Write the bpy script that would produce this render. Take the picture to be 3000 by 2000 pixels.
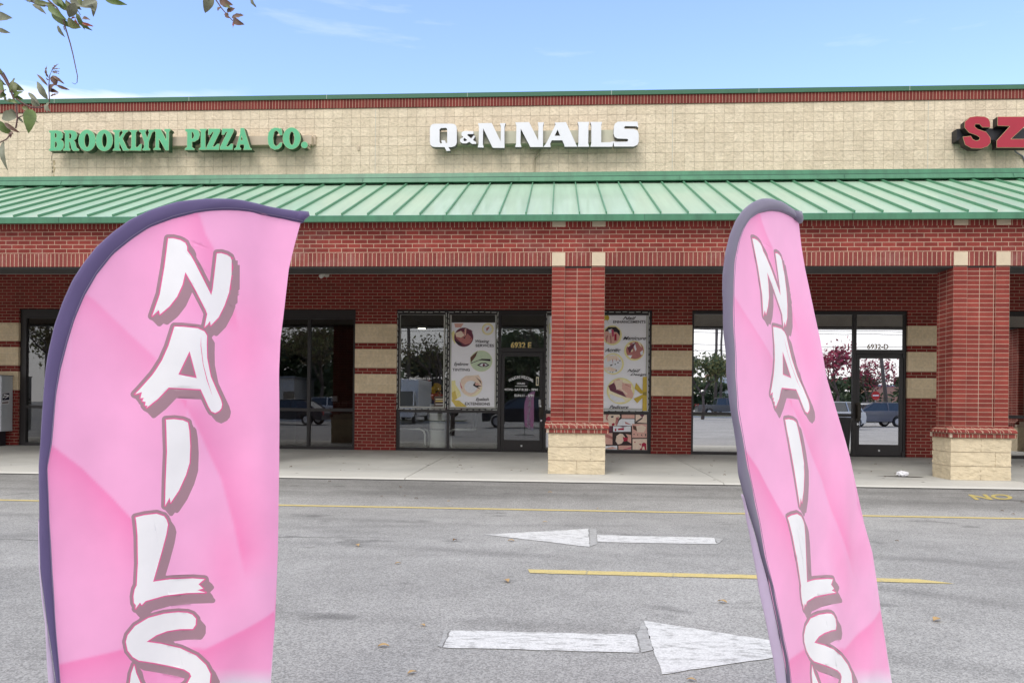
import bpy, bmesh, math, random
import numpy as np
from mathutils import Vector, Matrix, geometry as mgeo
random.seed(7)
sc = bpy.context.scene
for o in list(bpy.data.objects): bpy.data.objects.remove(o)
# ------------------------------------------------------------------ camera
F=2177.; TH=math.atan(129/F); RR=.0100; HC=1.16; D0=15.8; HY=1191.
fx=Vector((-math.sin(TH),math.cos(TH),0)); rx=Vector((math.cos(TH),math.sin(TH),0)); ux=Vector((0,0,1))
cx=rx*math.cos(RR)+ux*math.sin(RR); cy=-rx*math.sin(RR)+ux*math.cos(RR); cz=-fx
cam=bpy.data.objects.new('camera',bpy.data.cameras.new('camera')); sc.collection.objects.link(cam)
M=Matrix((cx,cy,cz)).transposed().to_4x4(); M.translation=Vector((0,-D0,HC)); cam.matrix_world=M
cam.data.sensor_width=36; cam.data.lens=36*F/3000; cam.data.shift_y=(HY-1000)/3000; cam.data.shift_x=0
cam.data.clip_start=.05; cam.data.clip_end=3000; sc.camera=cam
# ------------------------------------------------------------------ world, sun, exposure
SUN_EL=math.radians(48); SUN_AZ=math.radians(200)      # azimuth from north(+Y), clockwise
w=bpy.data.worlds.new('World'); sc.world=w; w.use_nodes=True
def N(nt,t,**k):
    n=nt.nodes.new(t)
    for a,b in k.items():
        if a.startswith('i_'):
            key=a[2:]; key=int(key) if key.isdigit() else key.replace('_',' ')
            n.inputs[key].default_value=b
        else: setattr(n,a,b)
    return n
def world():
    nt=w.node_tree; nt.nodes.clear(); L=nt.links.new
    out=N(nt,'ShaderNodeOutputWorld'); bg=N(nt,'ShaderNodeBackground',i_Strength=.15); L(bg.outputs[0],out.inputs[0])
    sky=N(nt,'ShaderNodeTexSky',sky_type='NISHITA',sun_disc=False,sun_elevation=SUN_EL,sun_rotation=SUN_AZ,air_density=1.3,dust_density=.4,ozone_density=2.5)
    tc=N(nt,'ShaderNodeTexCoord'); sep=N(nt,'ShaderNodeSeparateXYZ'); L(tc.outputs['Generated'],sep.inputs[0])
    # overcast deck over the southern half (behind the camera), clear north
    rr=N(nt,'ShaderNodeMapRange',i_From_Min=.62,i_From_Max=.12,i_To_Min=0,i_To_Max=.96,interpolation_type='SMOOTHSTEP'); L(sep.outputs['Y'],rr.inputs['Value'])
    mp=N(nt,'ShaderNodeMapping'); mp.inputs['Scale'].default_value=(1.6,1.6,11); mp.inputs['Rotation'].default_value=(.03,.1,.3); L(tc.outputs['Generated'],mp.inputs[0])
    nz=N(nt,'ShaderNodeTexNoise',i_Scale=2.2,i_Detail=7,i_Roughness=.6); L(mp.outputs[0],nz.inputs['Vector'])
    wr=N(nt,'ShaderNodeMapRange',i_From_Min=.60,i_From_Max=.88,i_To_Min=0,i_To_Max=.3); L(nz.outputs[0],wr.inputs['Value'])
    # low cloud bank to the north west
    bank=N(nt,'ShaderNodeMapRange',i_From_Min=-.36,i_From_Max=-.48,i_To_Min=0,i_To_Max=1); L(sep.outputs['X'],bank.inputs['Value'])
    nx=N(nt,'ShaderNodeMath',operation='MULTIPLY_ADD'); L(sep.outputs['X'],nx.inputs[0]); nx.inputs[1].default_value=-.2; L(sep.outputs['Z'],nx.inputs[2])
    nb=N(nt,'ShaderNodeMath',operation='MULTIPLY_ADD'); L(nz.outputs[0],nb.inputs[0]); nb.inputs[1].default_value=-.08; L(nx.outputs[0],nb.inputs[2])
    lo=N(nt,'ShaderNodeMapRange',i_From_Min=.412,i_From_Max=.388,i_To_Min=0,i_To_Max=.8); L(nb.outputs[0],lo.inputs['Value'])
    bm=N(nt,'ShaderNodeMath',operation='MULTIPLY'); L(bank.outputs[0],bm.inputs[0]); L(lo.outputs[0],bm.inputs[1])
    mx=N(nt,'ShaderNodeMath',operation='MAXIMUM'); L(bm.outputs[0],mx.inputs[0]); L(wr.outputs[0],mx.inputs[1])
    mm=N(nt,'ShaderNodeMath',operation='MAXIMUM'); L(mx.outputs[0],mm.inputs[0]); L(rr.outputs[0],mm.inputs[1])
    tint=N(nt,'ShaderNodeMix',data_type='RGBA',blend_type='MULTIPLY',i_0=1.); L(sky.outputs[0],tint.inputs[6]); tint.inputs[7].default_value=SKYT
    mix=N(nt,'ShaderNodeMix',data_type='RGBA'); L(mm.outputs[0],mix.inputs[0]); L(tint.outputs[2],mix.inputs[6]); mix.inputs[7].default_value=CLOUD
    L(mix.outputs[2],bg.inputs[0])
SKYT=(1.06,1.02,1.22,1); CLOUD=(5.7,5.65,5.65,1)
world()
sl=bpy.data.lights.new('sun','SUN'); sl.energy=.8; sl.angle=math.radians(22); sl.color=(1,.96,.9)
so=bpy.data.objects.new('sun',sl); sc.collection.objects.link(so)
sd=Vector((math.sin(SUN_AZ)*math.cos(SUN_EL),math.cos(SUN_AZ)*math.cos(SUN_EL),math.sin(SUN_EL)))
so.rotation_euler=(-sd).to_track_quat('-Z','Y').to_euler(); so.location=(0,-30,40)
sc.view_settings.view_transform='Standard'; sc.view_settings.look='None'; sc.view_settings.exposure=0.84; sc.view_settings.gamma=1
# ------------------------------------------------------------------ measuring helpers
def ray(px,py):
    u=(px-1500)/F; v=-(py-HY)/F; c,s=math.cos(RR),math.sin(RR)
    return rx*(u*c-v*s)+fx+ux*(u*s+v*c)
CO=Vector((0,-D0,HC))
def W(px,py,Y=0.):
    d=ray(px,py); return CO+d*((Y+D0)/d.y)
def PL(px,py,p0,n):
    d=ray(px,py); return CO+d*((p0-CO).dot(n)/d.dot(n))
# ------------------------------------------------------------------ materials
MT={}
def rgb(r,g,b): 
    f=lambda c:(c/255/12.92 if c/255<=.04045 else ((c/255+.055)/1.055)**2.4)
    return (f(r),f(g),f(b))
def mat(name,col,rough=.6,metal=0,var=.12,vs=3.,bump=0,bs=40.,spec=.4,coat=0,emit=None,es=1,dirt=None):
    if name in MT: return MT[name]
    m=bpy.data.materials.new(name); m.use_nodes=True; nt=m.node_tree; L=nt.links.new; b=nt.nodes['Principled BSDF']
    b.inputs['Roughness'].default_value=rough; b.inputs['Metallic'].default_value=metal; b.inputs['Specular IOR Level'].default_value=spec
    if coat: b.inputs['Coat Weight'].default_value=coat; b.inputs['Coat Roughness'].default_value=.08
    tc=N(nt,'ShaderNodeTexCoord'); nz=N(nt,'ShaderNodeTexNoise',i_Scale=vs,i_Detail=5,i_Roughness=.65); L(tc.outputs['Object'],nz.inputs['Vector'])
    mr=N(nt,'ShaderNodeMapRange',i_From_Min=.25,i_From_Max=.75,i_To_Min=1-var,i_To_Max=1+var); L(nz.outputs[0],mr.inputs['Value'])
    mu=N(nt,'ShaderNodeVectorMath',operation='SCALE'); mu.inputs[0].default_value=col; L(mr.outputs[0],mu.inputs['Scale']); L(mu.outputs[0],b.inputs['Base Color'])
    if bump:
        n2=N(nt,'ShaderNodeTexNoise',i_Scale=bs,i_Detail=4); L(tc.outputs['Object'],n2.inputs['Vector'])
        bp=N(nt,'ShaderNodeBump',i_Strength=bump,i_Distance=.01); L(n2.outputs[0],bp.inputs['Height']); L(bp.outputs[0],b.inputs['Normal'])
    if emit: b.inputs['Emission Color'].default_value=(*emit,1); b.inputs['Emission Strength'].default_value=es
    MT[name]=m; return m
def brick(name,c1,c2,mortar,bw,rh,offset=.5,ms=.005,uo=0,vo=0,bump=.5,nbump=.25,stain=.2,swap=False,nscale=60,moff=.0,light=0):
    m=bpy.data.materials.new(name); m.use_nodes=True; nt=m.node_tree; L=nt.links.new; b=nt.nodes['Principled BSDF']; b.inputs['Roughness'].default_value=.85; b.inputs['Specular IOR Level'].default_value=.25
    tc=N(nt,'ShaderNodeTexCoord'); s=N(nt,'ShaderNodeSeparateXYZ'); L(tc.outputs['Object'],s.inputs[0])
    a=N(nt,'ShaderNodeMath',operation='ADD'); L(s.outputs[0],a.inputs[0]); L(s.outputs[1],a.inputs[1])
    a2=N(nt,'ShaderNodeMath',operation='ADD',i_1=uo+400*bw); L(a.outputs[0],a2.inputs[0])
    z2=N(nt,'ShaderNodeMath',operation='ADD',i_1=-vo+100*rh); L(s.outputs[2],z2.inputs[0])
    cb=N(nt,'ShaderNodeCombineXYZ'); L(a2.outputs[0],cb.inputs[0]); L(z2.outputs[0],cb.inputs[1])
    wv=N(nt,'ShaderNodeTexNoise',i_Scale=14,i_Detail=2); L(tc.outputs['Object'],wv.inputs['Vector'])
    ws=N(nt,'ShaderNodeVectorMath',operation='MULTIPLY_ADD'); L(wv.outputs['Color'],ws.inputs[0]); ws.inputs[1].default_value=(.005,.004,0); L(cb.outputs[0],ws.inputs[2])
    bt=N(nt,'ShaderNodeTexBrick',offset=offset,offset_frequency=2,squash=1); L(ws.outputs[0],bt.inputs['Vector'])
    for k,v in (('Scale',1),('Mortar Size',ms),('Mortar Smooth',.15),('Bias',-.1),('Brick Width',bw),('Row Height',rh)): bt.inputs[k].default_value=v
    bt.inputs['Color1'].default_value=(*c1,1); bt.inputs['Color2'].default_value=(*c2,1); bt.inputs['Mortar'].default_value=(*mortar,1)
    n1=N(nt,'ShaderNodeTexNoise',i_Scale=1.3,i_Detail=8,i_Roughness=.7); L(tc.outputs['Object'],n1.inputs['Vector'])
    mr=N(nt,'ShaderNodeMapRange',i_From_Min=.3,i_From_Max=.7,i_To_Min=1-stain,i_To_Max=1+stain); L(n1.outputs[0],mr.inputs['Value'])
    n2=N(nt,'ShaderNodeTexNoise',i_Scale=nscale,i_Detail=6,i_Roughness=.7); L(tc.outputs['Object'],n2.inputs['Vector'])
    m2=N(nt,'ShaderNodeMapRange',i_From_Min=.3,i_From_Max=.7,i_To_Min=.86,i_To_Max=1.14); L(n2.outputs[0],m2.inputs['Value'])
    mm=N(nt,'ShaderNodeMath',operation='MULTIPLY'); L(mr.outputs[0],mm.inputs[0]); L(m2.outputs[0],mm.inputs[1])
    sc_=N(nt,'ShaderNodeVectorMath',operation='SCALE'); L(bt.outputs['Color'],sc_.inputs[0]); L(mm.outputs[0],sc_.inputs['Scale'])
    last=sc_.outputs[0]
    if light:   # chalky efflorescence patches
        n3=N(nt,'ShaderNodeTexNoise',i_Scale=1.1,i_Detail=6,i_Roughness=.75); 
        mpp=N(nt,'ShaderNodeMapping'); mpp.inputs['Location'].default_value=(3.3,1,2); L(tc.outputs['Object'],mpp.inputs[0]); L(mpp.outputs[0],n3.inputs['Vector'])
        r3=N(nt,'ShaderNodeMapRange',i_From_Min=.5,i_From_Max=.75,i_To_Min=0,i_To_Max=light); L(n3.outputs[0],r3.inputs['Value'])
        mxx=N(nt,'ShaderNodeMix',data_type='RGBA'); L(r3.outputs[0],mxx.inputs[0]); L(last,mxx.inputs[6]); mxx.inputs[7].default_value=(.5,.36,.33,1); last=mxx.outputs[2]
    L(last,b.inputs['Base Color'])
    ad=N(nt,'ShaderNodeMath',operation='MULTIPLY_ADD'); L(n2.outputs[0],ad.inputs[0]); ad.inputs[1].default_value=nbump
    inv=N(nt,'ShaderNodeMath',operation='MULTIPLY',i_1=-1.); L(bt.outputs['Fac'],inv.inputs[0]); L(inv.outputs[0],ad.inputs[2])
    bp=N(nt,'ShaderNodeBump',i_Strength=bump,i_Distance=.012); L(ad.outputs[0],bp.inputs['Height']); L(bp.outputs[0],b.inputs['Normal'])
    MT[name]=m; return m
def glass(name,k,tint=(.85,.87,.88)):
    m=bpy.data.materials.new(name); m.use_nodes=True; nt=m.node_tree; L=nt.links.new; nt.nodes.clear()
    out=N(nt,'ShaderNodeOutputMaterial'); tr=N(nt,'ShaderNodeBsdfTransparent'); tr.inputs[0].default_value=(*tint,1)
    gl=N(nt,'ShaderNodeBsdfGlossy',i_Roughness=.0); gl.inputs[0].default_value=(.95,.95,.96,1)
    tc=N(nt,'ShaderNodeTexCoord'); nz=N(nt,'ShaderNodeTexNoise',i_Scale=1.6,i_Detail=1); L(tc.outputs['Object'],nz.inputs['Vector'])
    bp=N(nt,'ShaderNodeBump',i_Strength=.02,i_Distance=.02); L(nz.outputs[0],bp.inputs['Height']); L(bp.outputs[0],gl.inputs['Normal'])
    fr=N(nt,'ShaderNodeLayerWeight',i_Blend=.25); mr=N(nt,'ShaderNodeMapRange',i_To_Min=k,i_To_Max=min(1,k+.5)); L(fr.outputs['Fresnel'],mr.inputs['Value'])
    mx=N(nt,'ShaderNodeMixShader'); L(mr.outputs[0],mx.inputs[0]); L(tr.outputs[0],mx.inputs[1]); L(gl.outputs[0],mx.inputs[2]); L(mx.outputs[0],out.inputs[0])
    MT[name]=m; return m
# ------------------------------------------------------------------ object helpers
COL=sc.collection
def tag(o,label=None,cat=None,group=None,kind=None):
    if label: o['label']=label
    if cat: o['category']=cat
    if group: o['group']=group
    if kind: o['kind']=kind
    return o
def empty(name,loc=(0,0,0),rz=0,**k):
    o=bpy.data.objects.new(name,None); COL.objects.link(o); o.location=loc; o.rotation_euler=(0,0,rz); o.empty_display_size=.2
    return tag(o,**k)
def circ(n): return [(math.cos(2*math.pi*i/n),math.sin(2*math.pi*i/n)) for i in range(n)]
class MB:
    def __init__(s): s.v=[]; s.f=[]; s.m=[]
    def add(s,vs,fs,mi=0):
        b=len(s.v); s.v+=[tuple(v) for v in vs]; s.f+=[tuple(b+i for i in f) for f in fs]; s.m+=[mi]*len(fs); return s
    def box(s,x0,x1,y0,y1,z0,z1,mi=0):
        v=[(x,y,z) for z in(z0,z1) for y in(y0,y1) for x in(x0,x1)]
        return s.add(v,[(0,2,3,1),(4,5,7,6),(0,1,5,4),(2,6,7,3),(0,4,6,2),(1,3,7,5)],mi)
    def prism(s,poly,y0,y1,mi=0,cap=True):      # poly in xz, extruded along y
        n=len(poly); v=[(x,y0,z) for x,z in poly]+[(x,y1,z) for x,z in poly]
        tris=mgeo.tessellate_polygon([[Vector((x,z,0)) for x,z in poly]])
        fs=[(i,(i+1)%n,n+(i+1)%n,n+i) for i in range(n)]
        if cap: fs+=[tuple(t) for t in tris]+[(c+n,b+n,a+n) for a,b,c in tris]
        return s.add(v,fs,mi)
    def prismx(s,poly,x0,x1,mi=0):              # poly in yz, extruded along x
        b=len(s.v); s.prism(poly,0,1,mi)
        for i in range(b,len(s.v)):
            a,t,c=s.v[i]; s.v[i]=(x0+(x1-x0)*t,a,c)
        return s
    def tube(s,pts,r,n=8,mi=0,cap=True):
        pts=[Vector(p) for p in pts]; rs=r if isinstance(r,(list,tuple)) else [r]*len(pts); b=len(s.v); vs=[]
        up=Vector((0,0,1))
        for i,p in enumerate(pts):
            t=(pts[min(i+1,len(pts)-1)]-pts[max(i-1,0)]).normalized()
            a=t.cross(up if abs(t.z)<.95 else Vector((1,0,0))).normalized(); c=t.cross(a)
            vs+=[p+(a*x+c*y)*rs[i] for x,y in circ(n)]
        fs=[(i*n+j,i*n+(j+1)%n,(i+1)*n+(j+1)%n,(i+1)*n+j) for i in range(len(pts)-1) for j in range(n)]
        if cap: fs+=[tuple(range(n))[::-1],tuple(range((len(pts)-1)*n,len(pts)*n))]
        return s.add(vs,fs,mi)
    def lathe(s,prof,c=(0,0,0),n=20,mi=0):      # prof (r,z)
        vs=[(c[0]+r*x,c[1]+r*y,c[2]+z) for r,z in prof for x,y in circ(n)]
        fs=[(i*n+j,i*n+(j+1)%n,(i+1)*n+(j+1)%n,(i+1)*n+j) for i in range(len(prof)-1) for j in range(n)]
        fs+=[tuple(range(n))[::-1],tuple(range((len(prof)-1)*n,len(prof)*n))]
        return s.add(vs,fs,mi)
    def text(s,t,x0,x1,z0,z1,y,mi=0,shear=0,offset=0,thick=0,arc=0):
        cu=bpy.data.curves.new('t','FONT'); cu.body=t; cu.size=1; cu.shear=shear; cu.offset=offset; cu.resolution_u=3
        ob=bpy.data.objects.new('t',cu); COL.objects.link(ob); bpy.context.view_layer.update()
        me=bpy.data.meshes.new_from_object(ob.evaluated_get(bpy.context.evaluated_depsgraph_get()))
        co=np.array([v.co[:] for v in me.vertices]); mn=co.min(0); mx=co.max(0)
        u=(co[:,0]-mn[0])/(mx[0]-mn[0]); v=(co[:,1]-mn[1])/max(mx[1]-mn[1],1e-6)
        X=x0+u*(x1-x0); Z=z0+v*(z1-z0)-(arc*(2*u-1)**2)
        if isinstance(y,(int,float)): Y=np.full(len(X),y)
        vs=list(zip(X,Y,Z)); s.add(vs,[tuple(p.vertices) for p in me.polygons],mi)
        bpy.data.objects.remove(ob); bpy.data.curves.remove(cu); bpy.data.meshes.remove(me); return s
    def build(s,name,mats,parent=None,bevel=0,smooth=False,**k):
        me=bpy.data.meshes.new(name); me.from_pydata(s.v,[],s.f)
        for m in (mats if isinstance(mats,(list,tuple)) else [mats]): me.materials.append(m)
        for p,i in zip(me.polygons,s.m): p.material_index=i; p.use_smooth=smooth
        bm=bmesh.new(); bm.from_mesh(me); bmesh.ops.recalc_face_normals(bm,faces=bm.faces)
        bm.to_mesh(me); bm.free(); me.update()
        o=bpy.data.objects.new(name,me); COL.objects.link(o)
        if bevel:
            b=o.modifiers.new('b','BEVEL'); b.width=bevel; b.segments=2; b.limit_method='ANGLE'; b.angle_limit=math.radians(40)
        if parent: o.parent=parent
        return tag(o,**k)
def kids(o): return [c for c in bpy.data.objects if c.parent==o]
def copy_tree(o,parent=None):
    c=o.copy(); COL.objects.link(c); c.parent=parent
    for ch in kids(o): copy_tree(ch,c)
    return c
# shapes made of pixel-traced polygons: comps=[(outer,[holes])]
def inpoly(P,poly):
    x,y=P[:,0],P[:,1]; r=np.zeros(len(P),bool); n=len(poly)
    for i in range(n):
        x0,y0=poly[i]; x1,y1=poly[(i+1)%n]
        if y0==y1: continue
        c=((y0>y)!=(y1>y))&(x<(x1-x0)*(y-y0)/(y1-y0)+x0); r^=c
    return r
def sdist(P,comps):
    d=np.full(len(P),1e9); ins=np.zeros(len(P),bool)
    for outer,holes in comps:
        i=inpoly(P,outer)
        for h in holes: i&=~inpoly(P,h)
        ins|=i
        for poly in [outer]+list(holes):
            n=len(poly)
            for k in range(n):
                a=np.array(poly[k],float); b=np.array(poly[(k+1)%n],float); ab=b-a; L2=ab@ab
                if L2==0: continue
                t=np.clip(((P-a)@ab)/L2,0,1); d=np.minimum(d,np.hypot(*(P-a-t[:,None]*ab).T))
    return np.where(ins,-d,d)
def contour(fn,x0,x1,y0,y1,st):
    xs=np.arange(x0,x1+st,st); ys=np.arange(y0,y1+st,st); X,Y=np.meshgrid(xs,ys)
    f=fn(np.stack([X.ravel(),Y.ravel()],1)).reshape(X.shape)+1e-7; edges=[]
    for j in range(len(ys)-1):
        s=f[j:j+2]; act=np.nonzero((s[:,:-1].min(0)<0)|(s[:,1:].min(0)<0))[0]
        for i in act:
            v=[f[j,i],f[j,i+1],f[j+1,i+1],f[j+1,i]]
            if max(v)<0 or min(v)>=0: continue
            p=[(xs[i],ys[j]),(xs[i+1],ys[j]),(xs[i+1],ys[j+1]),(xs[i],ys[j+1])]; c=[]
            for k in range(4):
                a,b=v[k],v[(k+1)%4]
                if (a<0)!=(b<0):
                    t=a/(a-b); c.append((round(p[k][0]+t*(p[(k+1)%4][0]-p[k][0]),4),round(p[k][1]+t*(p[(k+1)%4][1]-p[k][1]),4)))
            for q in range(0,len(c)-1,2): edges.append((c[q],c[q+1]))
    # chain into loops
    nb={}
    for a,b in edges: nb.setdefault(a,[]).append(b); nb.setdefault(b,[]).append(a)
    loops=[]; seen=set()
    for s0 in nb:
        if s0 in seen: continue
        lp=[s0]; seen.add(s0); cur=s0
        while True:
            nx=[q for q in nb[cur] if q not in seen]
            if not nx: break
            cur=nx[0]; seen.add(cur); lp.append(cur)
        if len(lp)>3:
            def rdp(pts,eps):
                if len(pts)<3: return pts
                a=np.array(pts[0]); b=np.array(pts[-1]); ab=b-a; l=np.hypot(*ab)+1e-9; q=np.array(pts)-a
                dd=np.abs(q[:,0]*ab[1]-q[:,1]*ab[0])/l; k=int(dd.argmax())
                return [pts[0],pts[-1]] if dd[k]<eps else rdp(pts[:k+1],eps)[:-1]+rdp(pts[k:],eps)
            h=len(lp)//2; lp=rdp(lp[:h+1],.25*st/2)[:-1]+rdp(lp[h:]+[lp[0]],.25*st/2)[:-1]
            loops.append(lp)
    return loops
def cdt(loops,extra=(),keep=None):
    V=[];E=[]
    for lp in loops:
        b=len(V); V+=[Vector(p) for p in lp]; n=len(lp); E+=[(b+i,b+(i+1)%n) for i in range(n)]
    V+=[Vector(p) for p in extra]
    r=mgeo.delaunay_2d_cdt(V,E,[],0,1e-4)
    v=np.array([p[:] for p in r[0]]); f=[t for t in r[2] if len(t)==3]
    c=np.array([(v[a]+v[b]+v[d])/3 for a,b,d in f]); k=keep(c)
    return v,[t for t,q in zip(f,k) if q],c[k]
def letter_mesh(mb,comps,to,Yf,depth,mi_face,mi_side,trim=None,mi_trim=None):
    # comps in px; to(px,py,Y)->Vector
    def solid(loops,keep,y0,y1,mf,ms):
        v,f,_=cdt(loops,(),keep); ed={}
        A=[to(p[0],p[1],y0) for p in v]; n=len(A); B=[Vector((a.x,y1,a.z)) for a in A]
        for t in f:
            for k in range(3):
                e=(t[k],t[(k+1)%3]); e2=(e[1],e[0])
                if e2 in ed: del ed[e2]
                else: ed[e]=1
        b=len(mb.v); mb.v+=[tuple(p) for p in A+B]
        for t in f: mb.f.append(tuple(b+i for i in t)); mb.m.append(mf)
        for t in f: mb.f.append(tuple(b+n+i for i in t[::-1])); mb.m.append(ms)
        for a_,b_ in ed: mb.f.append((b+a_,b+b_,b+n+b_,b+n+a_)); mb.m.append(ms)
    lp=[c[0] for c in comps]+[h for c in comps for h in c[1]]
    if trim:
        xs=[p[0] for l in lp for p in l]; ys=[p[1] for l in lp for p in l]
        big=contour(lambda P:sdist(P,comps)-trim,min(xs)-trim-1.7,max(xs)+trim+1.7,min(ys)-trim-1.7,max(ys)+trim+1.7,.8)
        solid(big,lambda c:sdist(c,comps)<trim,Yf,Yf+depth,mi_trim,mi_side)
        solid(lp,lambda c:sdist(c,comps)<0,Yf-.004,Yf+.01,mi_face,mi_face)
    else: solid(lp,lambda c:sdist(c,comps)<0,Yf,Yf+depth,mi_face,mi_side)
def ell(cx_,cy_,a,b,n=28): return [(cx_+a*math.cos(2*math.pi*i/n),cy_+b*math.sin(2*math.pi*i/n)) for i in range(n)]
def conv(poly,s,ox,oy): return [(ox+x/s,oy+y/s) for x,y in poly]
# ------------------------------------------------------------------ palette
RED1=(.24,.032,.027); RED2=(.16,.022,.018); MOR=(.42,.30,.22)
brk=brick('brick_running',RED1,RED2,MOR,.2032,.0677,vo=.2,stain=.12,light=0)
beamb=brick('brick_beam',(.27,.048,.038),(.18,.031,.026),(.52,.38,.28),.2032,.0677,vo=4.02,ms=.0045,stain=.16,light=.2)
stack=brick('brick_stack',(.26,.050,.038),(.17,.030,.025),(.46,.33,.25),.2032,.0677,offset=0,vo=0,ms=.0042,stain=.24)
sold=brick('brick_soldier',(.25,.062,.052),(.18,.04,.035),(.52,.38,.27),.0677,.25,offset=0,vo=3.32,stain=.15,light=.35)
soldT=brick('brick_soldier_top',(.19,.036,.03),(.135,.026,.022),(.46,.30,.22),.0677,.25,offset=0,vo=7.53,stain=.1)
soldE=brick('brick_soldier_eave',(.32,.055,.045),(.23,.040,.034),(.56,.42,.30),.0677,.25,offset=0,vo=3.92,stain=.1)
block=brick('split_block',(.76,.645,.49),(.68,.57,.425),(.54,.445,.325),.2032,.2032,offset=0,ms=.0036,vo=.03,bump=1,nbump=3.2,stain=.08,nscale=14)
band=brick('band_block',(.74,.60,.41),(.66,.53,.35),(.78,.66,.50),.4064,.2032,vo=1.42,ms=.004,bump=.35,nbump=1.0,stain=.08,nscale=20)
base_b=brick('base_block',(.66,.56,.40),(.58,.48,.33),(.72,.64,.50),.4064,.2032,vo=.14,ms=.007,bump=1,nbump=3.2,stain=.15,nscale=22)
concrete=mat('quoin_stone',(.62,.52,.38),.9,bump=.5,bs=50)
gmetal=mat('green_trim',(.05,.185,.10),.35,var=.1,vs=.8,spec=.5)
groof=mat('green_roof_metal',(.39,.54,.40),.36,var=.06,vs=.6,spec=.7,coat=.25)
def streaks(m,strength=.14,sx=9.,sy=.35):
    nt=m.node_tree; L=nt.links.new; b=nt.nodes['Principled BSDF']; src=b.inputs['Base Color'].links[0].from_socket
    tc=N(nt,'ShaderNodeTexCoord'); mp=N(nt,'ShaderNodeMapping'); mp.inputs['Scale'].default_value=(sx,sy,sy); L(tc.outputs['Object'],mp.inputs[0]); n=N(nt,'ShaderNodeTexNoise',i_Scale=1.,i_Detail=6,i_Roughness=.7); L(mp.outputs[0],n.inputs['Vector'])
    r_=N(nt,'ShaderNodeMapRange',i_From_Min=.35,i_From_Max=.65,i_To_Min=1-strength,i_To_Max=1+strength); L(n.outputs[0],r_.inputs['Value']); v=N(nt,'ShaderNodeVectorMath',operation='SCALE'); L(src,v.inputs[0]); L(r_.outputs[0],v.inputs['Scale']); L(v.outputs[0],b.inputs['Base Color'])
streaks(groof,.07); streaks(gmetal,.18,5.,1.5); streaks(block,.045,2.5,.3); streaks(beamb,.10,2.,.4)
frame_m=mat('bronze_aluminium',(.028,.024,.024),.4,metal=.0,var=.1)
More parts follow.
